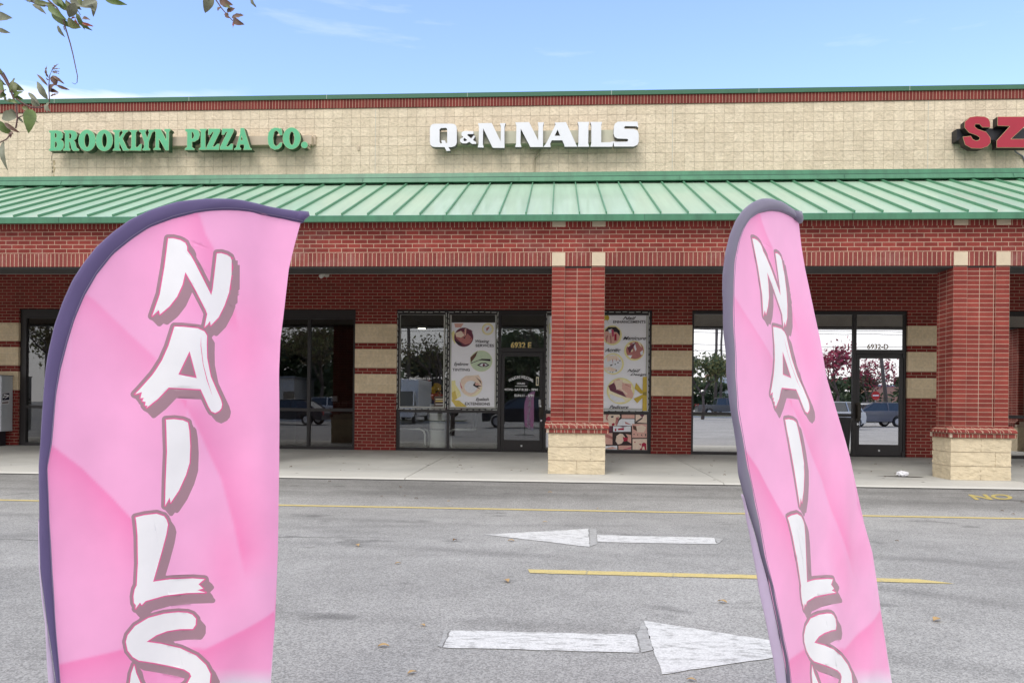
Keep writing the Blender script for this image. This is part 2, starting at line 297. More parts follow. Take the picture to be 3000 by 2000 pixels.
# ------------------------------------------------------------------ ground
def ground_mat():
    m=bpy.data.materials.new('asphalt'); m.use_nodes=True; nt=m.node_tree; L=nt.links.new; b=nt.nodes['Principled BSDF']; b.inputs['Roughness'].default_value=.88
    g=N(nt,'ShaderNodeNewGeometry'); pos=g.outputs['Position']
    def noise(s,d=4,r=.6,loc=(0,0,0),scl=(1,1,1)):
        mp=N(nt,'ShaderNodeMapping'); mp.inputs['Location'].default_value=loc; mp.inputs['Scale'].default_value=scl; L(pos,mp.inputs[0])
        n=N(nt,'ShaderNodeTexNoise',i_Scale=s,i_Detail=d,i_Roughness=r); L(mp.outputs[0],n.inputs['Vector']); return n.outputs[0]
    def mr(x,a,b_,c,d): 
        n=N(nt,'ShaderNodeMapRange',i_From_Min=a,i_From_Max=b_,i_To_Min=c,i_To_Max=d); L(x,n.inputs['Value']); return n.outputs[0]
    def op(o,x,y):
        n=N(nt,'ShaderNodeMath',operation=o)
        for i,q in enumerate((x,y)):
            if isinstance(q,(int,float)): n.inputs[i].default_value=q
            else: L(q,n.inputs[i])
        return n.outputs[0]
    vo=N(nt,'ShaderNodeTexVoronoi',i_Scale=125.); L(pos,vo.inputs['Vector'])
    sv=N(nt,'ShaderNodeSeparateColor'); L(vo.outputs['Color'],sv.inputs[0])
    agg=mr(sv.outputs[0],0,1,.66,1.34)
    fine=mr(noise(150,3,.8),.35,.65,.8,1.2)
    large=mr(noise(.35,6,.6),.35,.65,.86,1.12); mid=mr(noise(3,5,.65),.3,.7,.9,1.1)
    v=op('MULTIPLY',op('MULTIPLY',agg,fine),op('MULTIPLY',large,mid))
    s=N(nt,'ShaderNodeSeparateXYZ'); L(pos,s.inputs[0])
    # worn darker wheel lane by the kerb
    lane=op('MULTIPLY',mr(s.outputs[1],-7.2,-6.5,0,1),mr(noise(1.2,5,.6,(0,0,0),(.25,1.5,1)),.35,.6,.25,1)); v=op('MULTIPLY',v,op('SUBTRACT',1,op('MULTIPLY',lane,.42)))
    # sweeping tyre arcs
    for (cx0,cy0,R,wd,st) in ((-3.5,-22.5,14.2,.13,.22),(-3.4,-22.6,13.0,.16,.22),(2,-26,16.2,.12,.2),(1.8,-26,17.6,.14,.18),(-1,-20,8.2,.15,.18),(-6,-24,15.5,.14,.16)):
        d=N(nt,'ShaderNodeVectorMath',operation='DISTANCE'); L(pos,d.inputs[0]); d.inputs[1].default_value=(cx0,cy0,0)
        q=op('ABSOLUTE',op('SUBTRACT',d.outputs['Value'],R),0); a=mr(q,0,wd,1,0); n_=mr(noise(.8,4,.6,(cx0,1,2)),.4,.6,0,1)
        v=op('MULTIPLY',v,op('SUBTRACT',1,op('MULTIPLY',op('MULTIPLY',a,n_),st)))
    # oil spots
    sp=mr(noise(1.7,3,.5,(5,2,1),(1,1.6,1)),.64,.72,0,.35); v=op('MULTIPLY',v,op('SUBTRACT',1,sp))
    # hairline cracks
    vc=N(nt,'ShaderNodeTexVoronoi',feature='DISTANCE_TO_EDGE',i_Scale=.16); 
    wv=N(nt,'ShaderNodeTexNoise',i_Scale=1.5,i_Detail=5); L(pos,wv.inputs['Vector']); wa=N(nt,'ShaderNodeVectorMath',operation='MULTIPLY_ADD'); L(wv.outputs['Color'],wa.inputs[0]); wa.inputs[1].default_value=(.5,.5,0); L(pos,wa.inputs[2]); L(wa.outputs[0],vc.inputs['Vector'])
    ck=mr(vc.outputs['Distance'],0,.004,.6,0); v=op('MULTIPLY',v,op('SUBTRACT',1,op('MULTIPLY',ck,mr(s.outputs[0],-1.2,-2.4,0,1))))
    cc=N(nt,'ShaderNodeVectorMath',operation='SCALE'); cc.inputs[0].default_value=(.32,.315,.305); L(v,cc.inputs['Scale']); L(cc.outputs[0],b.inputs['Base Color'])
    bp=N(nt,'ShaderNodeBump',i_Strength=.6,i_Distance=.006); L(agg,bp.inputs['Height']); L(bp.outputs[0],b.inputs['Normal']); return m
mb=MB(); NX,rows=24,[-5.0,-5.28,-5.8,-6.4,-7.3,-8,-11,-14,-18,-24,-30,-36,-44,-52,-60,-75,-100,-160,-400]
def gz(y): return (.0 if y<-7.3 else .097*(y+7.3)/2.02) if y>-34 else min((-34-y)*.012,1.2)
for y in rows:
    for i in range(NX+1): mb.v.append(((i/NX-.5)*600,y,gz(y)))
for j in range(len(rows)-1):
    for i in range(NX): mb.f.append((j*(NX+1)+i,j*(NX+1)+i+1,(j+1)*(NX+1)+i+1,(j+1)*(NX+1)+i)); mb.m.append(0)
asp=ground_mat(); mb.build('parking_lot',asp,kind='structure')
MB().box(-300,300,-5.0,400,-.3,-.02).build('ground',mat('earth',(.12,.11,.08),.9),kind='structure')
# pavement (walkway) as poured slabs with a kerb face, rising gently to the wall
def slab_mat():
    m=mat('walk_concrete',(.47,.465,.435),.85,var=.16,vs=.9,bump=.35,bs=90); nt=m.node_tree; L=nt.links.new; b=nt.nodes['Principled BSDF']
    src=b.inputs['Base Color'].links[0].from_socket
    tc=N(nt,'ShaderNodeNewGeometry'); n=N(nt,'ShaderNodeTexNoise',i_Scale=2.5,i_Detail=8,i_Roughness=.75); mp=N(nt,'ShaderNodeMapping'); mp.inputs['Scale'].default_value=(.5,1.6,1); L(tc.outputs['Position'],mp.inputs[0]); L(mp.outputs[0],n.inputs['Vector'])
    r=N(nt,'ShaderNodeMapRange',i_From_Min=.56,i_From_Max=.72,i_To_Min=0,i_To_Max=.38); L(n.outputs[0],r.inputs['Value'])
    mx=N(nt,'ShaderNodeMix',data_type='RGBA'); L(r.outputs[0],mx.inputs[0]); L(src,mx.inputs[6]); mx.inputs[7].default_value=(.30,.24,.17,1)
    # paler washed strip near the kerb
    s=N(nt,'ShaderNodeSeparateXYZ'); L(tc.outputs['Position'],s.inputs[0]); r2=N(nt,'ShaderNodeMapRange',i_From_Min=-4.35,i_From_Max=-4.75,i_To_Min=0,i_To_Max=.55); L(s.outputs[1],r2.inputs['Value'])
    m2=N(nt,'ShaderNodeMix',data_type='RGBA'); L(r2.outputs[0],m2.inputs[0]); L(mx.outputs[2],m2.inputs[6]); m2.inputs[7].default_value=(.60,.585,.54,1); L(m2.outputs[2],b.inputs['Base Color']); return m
slabm=slab_mat(); mb=MB(); xs=[2.35-4.5*6]
while xs[-1]<24: xs.append(xs[-1]+4.5)
def walk_z(y): return .125+(y+5.28)/5.28*.07
for a,b_ in zip(xs[:-1],xs[1:]):
    a+=.006;b_-=.006
    p=[(-5.28,-.05),(-5.28,.105),(-5.26,.122),(-5.24,.126),(-4.9,.1305),(-4.9,-.05)]
    mb.prismx(p,a,b_); mb.prismx([(-4.888,-.05),(-4.888,.1305),(.30,.199),(.30,-.05)],a,b_)
mb.build('walkway',slabm,kind='structure')
MB().prismx([(-5.2,-.04),(-5.2,.105),(.3,.18),(.3,-.04)],-24,24).build('walkway_joint',mat('joint_fill',(.12,.11,.09),.9),kind='structure')
MB().prismx([(-5.33,.0),(-5.33,.100),(-5.281,.104),(-5.281,0)],-24,24).build('gutter_line',mat('gutter_dirt',(.05,.048,.045),.95,bump=.5),kind='structure')
# ------------------------------------------------------------------ road markings
def paint(name,col,wear=.5,ws=18):
    m=bpy.data.materials.new(name); m.use_nodes=True; nt=m.node_tree; L=nt.links.new; b=nt.nodes['Principled BSDF']; b.inputs['Roughness'].default_value=.7
    g=N(nt,'ShaderNodeNewGeometry'); n=N(nt,'ShaderNodeTexNoise',i_Scale=ws,i_Detail=9,i_Roughness=.8); mp=N(nt,'ShaderNodeMapping'); mp.inputs['Scale'].default_value=(.45,1.3,1); L(g.outputs['Position'],mp.inputs[0]); L(mp.outputs[0],n.inputs['Vector'])
    r=N(nt,'ShaderNodeMapRange',i_From_Min=.50,i_From_Max=.62,i_To_Min=0,i_To_Max=wear); L(n.outputs[0],r.inputs['Value'])
    v=N(nt,'ShaderNodeTexNoise',i_Scale=120.,i_Detail=3); L(g.outputs['Position'],v.inputs['Vector']); r2=N(nt,'ShaderNodeMapRange',i_From_Min=.35,i_From_Max=.65,i_To_Min=.85,i_To_Max=1.1); L(v.outputs[0],r2.inputs['Value'])
    vk=N(nt,'ShaderNodeTexVoronoi',feature='DISTANCE_TO_EDGE',i_Scale=3.2); L(mp.outputs[0],vk.inputs['Vector']); rk=N(nt,'ShaderNodeMapRange',i_From_Min=.0,i_From_Max=.018,i_To_Min=.7,i_To_Max=0); L(vk.outputs['Distance'],rk.inputs['Value'])
    nk=N(nt,'ShaderNodeTexNoise',i_Scale=2.5,i_Detail=3); L(g.outputs['Position'],nk.inputs['Vector']); r3=N(nt,'ShaderNodeMapRange',i_From_Min=.48,i_From_Max=.62,i_To_Min=0,i_To_Max=1); L(nk.outputs[0],r3.inputs['Value']); mk=N(nt,'ShaderNodeMath',operation='MULTIPLY'); L(rk.outputs[0],mk.inputs[0]); L(r3.outputs[0],mk.inputs[1])
    mxk=N(nt,'ShaderNodeMath',operation='MAXIMUM'); L(mk.outputs[0],mxk.inputs[0]); L(r.outputs[0],mxk.inputs[1])
    mx=N(nt,'ShaderNodeMix',data_type='RGBA'); L(mxk.outputs[0],mx.inputs[0]); mx.inputs[6].default_value=(*col,1); mx.inputs[7].default_value=(.24,.235,.225,1)
    s=N(nt,'ShaderNodeVectorMath',operation='SCALE'); L(mx.outputs[2],s.inputs[0]); L(r2.outputs[0],s.inputs['Scale']); L(s.outputs[0],b.inputs['Base Color']); return m
wp=paint('white_paint',(.66,.66,.65),.85); wfaint=paint('worn_white',(.42,.42,.41),1.,30); yp=paint('yellow_paint',(.62,.50,.20),.35); yfaint=paint('worn_yellow',(.50,.40,.12),.6)
def rough_poly(mb,pts,z,mi=0,jit=.005):
    out=[]
    for i,(x,y) in enumerate(pts):
        x2,y2=pts[(i+1)%len(pts)]; n=max(1,int(math.hypot(x2-x,y2-y)/.05))
        for k in range(n):
            t=k/n; out.append((x+(x2-x)*t+random.uniform(-jit,jit),y+(y2-y)*t+random.uniform(-jit,jit)))
    tr=mgeo.tessellate_polygon([[Vector((a,b,0)) for a,b in out]]); mb.add([(a,b,z) for a,b in out],[tuple(t) for t in tr],mi)
def Gp(px,py):
    d=ray(px,py); p=CO+d*((-HC)/d.z); return (p.x,p.y)
def marking(name,polys,m,label,cat='road marking',fnt=None):
    mb=MB()
    for p in polys: rough_poly(mb,p,.004,0)
    for p in (fnt or []): rough_poly(mb,p,.004,1)
    o=mb.build(name,[m,wfaint],kind='structure'); return o
marking('road_arrow',[[Gp(1422,1566),Gp(1723,1549),Gp(1727,1602)],[Gp(1749,1567),Gp(2092,1575),Gp(2100,1594),Gp(1750,1588)]],wp,'',fnt=[[Gp(1727,1549),Gp(1747,1550),Gp(1749,1594),Gp(1729,1602)],[Gp(2095,1576),Gp(2120,1580),Gp(2102,1594)]])
marking('road_arrow',[[Gp(1320,1847),Gp(1862,1860),Gp(1875,1912),Gp(1300,1898)],[Gp(1888,1819),Gp(1940,1976),Gp(2430,1903)]],wp,'',fnt=[[Gp(1316,1848),Gp(1296,1898),Gp(1284,1892),Gp(1300,1852)],[Gp(1866,1862),Gp(1884,1822),Gp(1918,1905),Gp(1880,1912)]])
marking('yellow_line',[[(-24,-7.37),(24,-7.37),(24,-7.47),(-24,-7.47)]],yp,'')
marking('yellow_line',[[(-.19,-10.50),(2.50,-10.53),(2.68,-10.64),(2.3,-10.64),(-.17,-10.62)]],yp,'')
mb=MB(); mb.text('NO',0,1,0,1,0,offset=.03)
def Gq(px,py,z=.075):
    d=ray(px,py); return CO+d*((z-HC)/d.z)
qs=[Gq(2858,1459),Gq(2975,1459),Gq(2955,1448),Gq(2835,1448)]
def bil(u,v):
    p=qs[0].lerp(qs[1],u).lerp(qs[3].lerp(qs[2],u),v); return (p.x,p.y,gz(p.y)+.004)
mb.v=[bil(x,z) for x,_,z in mb.v]
mb.build('painted_word',yfaint,kind='structure')
# ------------------------------------------------------------------ the building
B=empty('shopping_center',(0,0,0),label='long red brick shopping strip with tan block parapet and green metal canopy',cat='building')
WT=.25   # wall thickness
fronts=[(-11.91,-8.75),(-8.05,-4.334),(-3.437,2.005),(2.836,7.236),(8.10,13.3)]
edges=[-24]+[e for f in fronts for e in f]+[24]
bands=((1.422,1.836),(1.967,2.374),(2.505,2.912))
pierz=[(.0,1.422,0),(1.422,1.836,1),(1.836,1.967,0),(1.967,2.374,1),(2.374,2.505,0),(2.505,2.912,1),(2.912,3.225,0)]
mb=MB()
for i in range(0,len(edges),2):
    a,b_=edges[i],edges[i+1]
    for z0,z1,k in pierz:
        if k: MB().box(a-.004,b_+.004,-.012,WT-.01,z0+.003,z1-.003).build('block_band',band,B)
        else: mb.box(a,b_,0,WT,z0,z1)
mb.box(-24,24,0,WT,3.225,5.95); mb.build('brick_wall',brk,B)
MB().box(-24,24,-.006,.3,5.95,7.555).build('parapet_wall',block,B)
MB().box(-24,24,-.03,.32,7.555,7.742).build('brick_coping',soldT,B)
mb=MB().prismx([(-.06,7.742),(-.06,7.835),(-.045,7.84),(.36,7.84),(.36,7.742)],-24,24)
for x in np.arange(-23.3,24,3.05): mb.box(x-.004,x+.004,-.063,-.058,7.742,7.838,1)
mb.build('parapet_cap',[mat('green_cap',(.04,.13,.075),.4,var=.08),mat('joint_light',(.45,.5,.45),.6)],B)
MB().box(-24,24,.0,22,-.1,.2).box(-24,24,.32,22,7.0,7.2).build('floor_and_roof_deck',mat('deck',(.16,.155,.15),.9),B)
# control joints in the block parapet
for px_ in (1100,1970,2718): x=W(px_,420,0).x; MB().box(x-.006,x+.006,-.009,-.004,5.95,7.555).build('control_joint',mat('sealant',(.55,.52,.45),.7),B)
# front beam
BY=-4.35; BD=.47
mb=MB().box(-24,24,BY,BY+BD,3.53,3.925); mb.build('brick_beam',beamb,B)
MB().box(-24,24,BY-.012,BY+BD,3.325,3.53).build('soldier_course',sold,B)
MB().box(-24,24,BY-.012,BY+BD-.01,3.925,4.02).build('eave_course',soldE,B)
MB().box(-24,24,BY+.012,BY+BD+.03,3.30,3.325).build('beam_soffit',mat('dark_soffit',(.05,.047,.045),.7),B)
MB().box(-24,24,BY+BD+.002,BY+BD+.02,3.33,3.98).build('beam_cladding',mat('cladding_panel',(.46,.45,.42),.8),B)
MB().box(-24,24,BY+BD,0,3.98,4.04).build('canopy_ceiling',mat('ceiling_board',(.62,.61,.58),.8),B)
# piers
PX=[-11.63,-5.65,.322,6.30,12.28]
def pier(x0):
    p=empty('brick_pier',(x0,BY,0)); p.parent=B; hw=.406
    m=MB()
    for k,(a,b_) in enumerate(((-hw,-.203),(-.203,.203),(.203,hw))):
        m.box(a+.002,b_-.002,(-.002 if k!=1 else .016),BD-.002 if k!=1 else BD-.03,.86,3.325)
    m.box(-hw+.03,hw-.03,.03,BD-.04,.80,3.325); m.build('shaft',stack,p)
    zb=.765; c=MB(); n_=8; W2=2*hw+.17; bw_=W2/n_
    c.prismx([(-.085,zb+.070),(-.085,zb+.092),(-.070,zb+.113),(.03,zb+.166),(BD-.03,zb+.166),(BD+.06,zb+.11),(BD+.06,zb+.070)],-hw+.03,hw-.03,1); c.box(-hw-.058,hw+.058,-.060,BD+.055,zb+.003,zb+.070,1)
    for k in range(n_):
        x0_=-W2/2+k*bw_+.004; x1_=x0_+bw_-.008; dj=random.uniform(-.0015,.0015)
        c.prismx([(-.092+dj,zb+.072),(-.092+dj,zb+.095),(-.075+dj,zb+.118),(.03,zb+.172),(.03,zb+.072)],x0_,x1_)
        c.box(x0_+(bw_*.5 if k<n_-1 else 0),x1_+(bw_*.5 if k<n_-1 else 0),-.066+dj,.0,zb,zb+.064)
    for sgn in (-1,1):
        for k in range(5):
            y0_=-.02+k*.10; m_=[(sgn*(hw+.085),zb+.072),(sgn*(hw+.085),zb+.095),(sgn*(hw+.07),zb+.118),(sgn*(hw-.03),zb+.172),(sgn*(hw-.03),zb+.072)]
            c.prism(m_,y0_,y0_+.09); c.box(min(sgn*(hw+.064),sgn*hw*.9),max(sgn*(hw+.064),sgn*hw*.9),y0_-.03,y0_+.06,zb,zb+.064)
    c.build('ledge',[sold_l,mat('mortar',(.52,.42,.33),.9)],p,bevel=.004)
    BMS=MB(); rb=random.Random(int(x0*10)+5); hb=hw+.03
    from mathutils import noise as mno
    def blockm(ax,ay,bx,by,z0,z1):
        bm=bmesh.new(); g=bmesh.ops.create_cube(bm,size=1)['verts']; bmesh.ops.scale(bm,vec=(bx-ax,by-ay,z1-z0),verts=g); bmesh.ops.translate(bm,vec=((ax+bx)/2,(ay+by)/2,(z0+z1)/2),verts=g)
        bmesh.ops.subdivide_edges(bm,edges=bm.edges[:],cuts=11,use_grid_fill=True)
        vs=bm.verts[:]; o_=Vector((rb.uniform(0,99),rb.uniform(0,99),0)); c0=Vector(((ax+bx)/2,(ay+by)/2,(z0+z1)/2)); H=Vector(((bx-ax)/2,(by-ay)/2,(z1-z0)/2))
        for v in vs:
            d=v.co-c0; e=min(1-abs(d[k]/H[k]) if abs(d[k]/H[k])<.999 else 1 for k in range(3)); q=v.co+o_
            am=(mno.noise(q*14)*.010+mno.noise(q*37)*.006+mno.noise(q*80)*.003+.004)*min(1,e*5)
            for k in (0,1):
                if abs(abs(d[k])-H[k])<1e-4: v.co[k]+=math.copysign(am,d[k])
        bm.verts.index_update(); BMS.add([v.co[:] for v in bm.verts],[tuple(v.index for v in f.verts) for f in bm.faces]); bm.free()
    zc=[.135,.345,.555,.762]
    for ci,(za,zb2) in enumerate(zip(zc[:-1],zc[1:])):
        js=[-hb,0,hb] if ci!=1 else [-hb,hb*.48,hb]
        for xa,xb in zip(js[:-1],js[1:]): blockm(xa+.006,-.03,xb-.006,BD+.03,za+.005,zb2-.005)
    BMS.build('stone_base',rockm,p)
    MB().box(-hb+.012,hb-.012,-.018,BD+.018,.10,zb).build('base_mortar',mat('mortar_pale',(.62,.53,.41),.9),p)
    for zz0,zz1 in ((3.327,3.532),(3.927,4.022)):
        for a in(-hw-.002,hw-.203): MB().box(a,a+.205,-.02,.1,zz0,zz1).build('quoin_block',concrete,p,bevel=.006)
    return p
sold_l=brick('brick_ledge',(.25,.052,.042),(.18,.036,.03),(.50,.37,.27),.1016,.0677,offset=0,vo=.765,ms=.005,stain=.18,uo=.0)
rockm=mat('split_face_stone',(.62,.525,.37),.9,var=.16,vs=7,bump=.8,bs=70)
for x in PX: pier(x)
# canopy roof
ye,ze,yt,zt=-4.50,4.075,-1.45,5.47
dy,dz=yt-ye,zt-ze; ln=math.hypot(dy,dz); nrm=(-dz/ln,dy/ln)
mb=MB().prismx([(ye,ze-.012),(yt,zt-.012),(yt,zt),(ye,ze)],-24,24)
mb.build('roof_panel',groof,B)
mb=MB(); x=-.081-.408*58
while x<24:
    h=.038; y0,z0=ye+.04,ze+.018; v=[]
    for (yy,zz) in ((y0,z0),(yt,zt)):
        for dx,hh in ((-.008,0),(.008,0),(.008,h),(-.008,h)): v.append((x+dx,yy+nrm[0]*hh,zz+nrm[1]*hh))
    mb.add(v,[(0,1,2,3),(7,6,5,4),(0,4,5,1),(1,5,6,2),(2,6,7,3),(3,7,4,0)]); x+=.408
mb.build('roof_seam',mat('green_seam',(.095,.26,.15),.4,var=.08),B)
jd=mat('joint_dark',(.03,.09,.06),.6); mb=MB().prismx([(-4.54,3.978),(-4.54,4.068),(-4.525,4.078),(-4.48,4.078),(-4.48,3.978)],-24,24)
for x in np.arange(-23.1,24,3.05): mb.box(x-.003,x+.003,-4.543,-4.538,3.979,4.07,1)
mb.build('eave_fascia',[gmetal,jd],B)
MB().box(-24,24,-4.48,BY+.05,4.021,4.03).build('eave_soffit',mat('light_soffit',(.4,.42,.38),.7),B)
mb=MB().prismx([(-1.56,5.485),(-1.52,5.575),(-1.40,5.575),(-1.40,5.485)],-24,24)
mb.box(-24,24,-1.51,-1.42,5.575,5.59,1)
mb.prismx([(-1.50,5.585),(-1.48,5.68),(-1.44,5.69),(0.,6.02),(0.,5.98),(-1.40,5.585)],-24,24)
for x in np.arange(-22.1,24,3.05): mb.prismx([(-1.564,5.50),(-1.524,5.585),(-1.52,5.585),(-1.56,5.50)],x-.003,x+.003,1)
mb.build('roof_flashing',[gmetal,jd],B)
mb=MB().box(-24,24,-1.42,-1.36,5.40,5.50).build('flashing_shade',mat('black_gap',(.01,.01,.01),.9),B)  # solid black strip stands in for the shade under the flashing
# ---- storefronts
g_e=glass('tinted_glass',.10,(.88,.9,.9)); g_d=glass('mirror_glass',.74,(.6,.57,.6)); g_b=glass('dark_glass',.09,(.7,.7,.7))
ZT,ZS0,ZS1,ZB=3.22,1.02,1.085,.20
YF0,YF1=.05,.14
def storefront(x0,x1,mull,gm,door=None,top=.09,side=.06,wipe=None):
    wdw=empty('storefront_window',(x0,0,0)); wdw.parent=B; f=MB(); X=lambda x:x-x0
    f.box(0,X(x1),YF0,YF1,ZT-top,ZT); f.box(0,side,YF0,YF1,ZB,ZT-top); f.box(X(x1)-side,X(x1),YF0,YF1,ZB,ZT-top)
    xs=[x0+side]+[m for a in mull for m in a]+[x1-side]
    for a,b_ in mull: f.box(X(a),X(b_),YF0-.004,YF1,ZB,ZT-top)
    for i in range(0,len(xs),2):
        a,b_=xs[i],xs[i+1]
        isdoor=door is not None and i//2==door
        if not isdoor:
            f.box(X(a),X(b_),YF0+.002,YF1-.002,ZS0,ZS1); f.box(X(a),X(b_),YF0+.002,YF1-.002,ZB-.004,ZB+.06)
            for z0,z1 in ((ZB+.06,ZS0),(ZS1,ZT-top)): MB().box(X(a),X(b_),.093,.099,z0,z1).build('pane',gm,wdw)
        else:
            f.box(X(a),X(b_),YF0+.002,YF1-.002,2.33,2.42)
            MB().box(X(a),X(b_),.093,.099,2.42,ZT-top).build('pane',gm,wdw)
    f.build('window_frame',frame_m,wdw); return wdw
def door(x0,x1,gm,hinge_left,sx=.075):
    d=empty('glass_door',(x0,0,0)); d.parent=B; w_=x1-x0; f=MB()
    z0,z1=.215,2.322
    f.box(.008,sx,YF0+.008,YF1-.02,z0,z1).box(w_-sx,w_-.008,YF0+.008,YF1-.02,z0,z1).box(sx,w_-sx,YF0+.009,YF1-.021,z1-.085,z1).box(sx,w_-sx,YF0+.009,YF1-.021,z0,z0+.235)
    hx=.0 if hinge_left else w_
    for z in (.21,2.25): f.box(hx-.03,hx+.03,YF0-.016,YF0+.02,z,z+.09)
    f.build('door_frame',frame_m,d,bevel=.003)
    MB().box(sx,w_-sx,.085,.091,z0+.235,z1-.085).build('pane',gm,d)
    px_=w_-sx*.5 if hinge_left else sx*.5
    h=MB().box(px_-.05,px_+.05,YF0-.03,YF0-.02,.94,1.32).box(px_-.035,px_+.035,YF0-.09,YF0-.075,1.0,1.28).box(px_-.035,px_-.02,YF0-.075,YF0-.02,1.0,1.28)
    h.build('handle',mat('dark_bronze',(.035,.028,.02),.35,metal=.4),d,bevel=.003)
    MB().lathe([(.0,0),(.022,0),(.022,.012),(.0,.012)],n=12).build('lock',mat('chrome',(.8,.8,.8),.2,metal=1),d).matrix_local=Matrix.Translation((px_,YF0+.004,.87))@Matrix.Rotation(math.pi/2,4,'X')
    MB().box(w_/2-.018,w_/2+.018,YF0+.004,YF0+.009,.31,.345).build('door_sticker',mat('white_sticker',(.7,.7,.7),.5),d)
    return d
storefront(-11.91,-8.75,[(-10.35,-10.28)],g_b,top=.20,side=.14)
storefront(-8.05,-4.334,[(-5.40,-5.34)],g_b,top=.2,side=.06)
me1=(-2.345,-2.295);me2=(-1.25,-1.185);me3=(-.275,-.21);me4=(.93,.98)
storefront(-3.437,2.005,[me1,me2,me3,me4],g_e,door=2,top=.10,side=.06)
door(-1.185,-.275,g_e,True)
md1=(4.40,4.47);md2=(6.16,6.225)
storefront(2.836,7.236,[md1,md2],g_d,door=2,top=.075,side=.05)
door(6.225,7.186,g_d,False)
storefront(8.10,13.3,[(10.4,10.46)],g_d,top=.10)
# interior shells: dark rooms behind the glass
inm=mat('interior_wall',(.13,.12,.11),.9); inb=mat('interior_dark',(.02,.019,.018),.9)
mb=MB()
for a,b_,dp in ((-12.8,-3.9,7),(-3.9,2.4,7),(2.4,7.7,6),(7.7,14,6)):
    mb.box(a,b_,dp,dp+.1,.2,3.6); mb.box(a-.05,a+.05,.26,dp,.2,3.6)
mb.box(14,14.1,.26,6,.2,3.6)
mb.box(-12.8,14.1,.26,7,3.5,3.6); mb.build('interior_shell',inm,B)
# ------------------------------------------------------------------ channel letter signs
def W7(s,ox,oy): 
    return lambda p:[(ox+x/s,oy+y/s) for x,y in p]
SY=-.30
def sign_letters(parent,glyphs,mats,Yf,depth,trim=None):
    for comps in glyphs:
        m=MB(); letter_mesh(m,comps,lambda x,y,Y:W(x,y,Yf) if Y==Yf else (lambda q:Vector((q.x,Y,q.z)))(W(x,y,Yf)),Yf,depth,0,1,trim,2 if trim else None); m.build('letter',mats,parent)
c=W7(2.94,130,340)
def G_(o,*h): return (c(o),[c(q) for q in h])
pizza=[
 [G_([(42,128),(110,125),(145,135),(160,160),(155,188),(138,207),(160,218),(168,248),(160,280),(140,298),(45,300),(40,290),(53,280),(55,145),(42,140)],[(88,148),(100,147),(108,160),(106,185),(90,195)],[(90,220),(105,222),(112,245),(105,270),(88,275)])],
 [G_([(168,125),(240,125),(272,138),(282,165),(272,197),(252,212),(264,228),(275,275),(298,290),(296,298),(252,300),(236,285),(224,225),(212,222),(212,275),(222,290),(220,298),(165,298),(163,290),(178,278),(180,145),(168,138)],[(212,148),(228,150),(236,170),(230,195),(212,200)])],
 [G_(ell(368,211,73,91),ell(367,211,23,62,20))],[G_(ell(516,211,72,91),ell(518,211,23,62,20))],
 [G_([(592,122),(655,122),(657,130),(643,142),(643,195),(680,142),(668,130),(668,122),(722,122),(722,132),(700,145),(672,195),(712,280),(730,290),(730,297),(680,298),(645,222),(643,280),(655,290),(655,298),(592,298),(592,290),(607,278),(607,145),(592,135)])],
 [G_([(735,122),(800,122),(800,130),(787,142),(785,272),(805,270),(825,245),(838,243),(832,298),(738,296),(738,288),(750,275),(752,142),(735,132)])],
 [G_([(818,120),(875,120),(876,130),(866,140),(885,195),(905,140),(895,130),(900,120),(945,120),(945,130),(925,145),(897,225),(897,275),(910,288),(908,295),(848,296),(845,288),(860,275),(862,228),(835,145),(818,132)])],
 [G_([(948,116),(1000,116),(1052,215),(1050,140),(1035,130),(1035,115),(1082,113),(1084,123),(1072,138),(1070,295),(1045,295),(985,190),(985,275),(1000,285),(1000,292),(942,292),(942,285),(958,272),(960,140),(948,128)])],
 [G_([(1215,115),(1285,112),(1325,125),(1338,160),(1325,200),(1295,220),(1270,222),(1270,272),(1292,285),(1290,292),(1212,292),(1212,282),(1230,272),(1232,140),(1215,128)],[(1268,138),(1282,140),(1292,165),(1285,192),(1268,200)])],
 [G_([(1340,113),(1395,112),(1395,122),(1385,135),(1385,272),(1395,283),(1393,291),(1332,291),(1332,283),(1348,272),(1350,135),(1340,124)])],
 ]
zz=[(1415,112),(1512,112),(1512,135),(1445,268),(1470,265),(1490,243),(1508,243),(1502,291),(1398,290),(1398,270),(1462,138),(1445,138),(1430,162),(1413,162)]
pizza+=[[G_(zz)],[G_([(x+117,y-1) for x,y in zz])],
 [G_([(1690,107),(1718,105),(1770,275),(1785,285),(1785,291),(1718,291),(1718,282),(1725,272),(1720,245),(1685,245),(1680,270),(1692,282),(1690,291),(1636,291),(1636,283),(1652,275),(1688,150)],[(1690,210),(1711,210),(1700,162)])],
 [G_([(2045,125),(2048,165),(2030,165),(2012,132),(1995,124),(1978,140),(1968,190),(1973,240),(1992,264),(2012,255),(2033,230),(2048,232),(2040,262),(2020,282),(1985,290),(1950,275),(1930,240),(1925,190),(1932,145),(1955,115),(1985,102),(2015,105),(2030,112),(2038,105)])],
 [G_(ell(2130,193,75,92),ell(2132,193,24,60,20))],[G_(ell(2240,250,27,27,16))]]
gf=mat('green_acrylic',(.10,.42,.22),.35,var=.05); gs=mat('dark_green_return',(.03,.085,.04),.5); gt=mat('pale_trim',(.46,.58,.32),.5)
S1=empty('pizza_sign',tuple(W(680,410,0)),label='green serif channel letters spelling BROOKLYN PIZZA CO. on the block parapet',cat='shop sign')
rel=lambda o,ob:(setattr(ob,'parent',o),setattr(ob,'matrix_parent_inverse',Matrix.Translation(-o.location)))[0] or ob
def adopt(o):
    for ch in kids(o): ch.matrix_parent_inverse=Matrix.Translation(-o.location)
sign_letters(S1,pizza,[gf,gs,gt],-.34,.15,1.0)
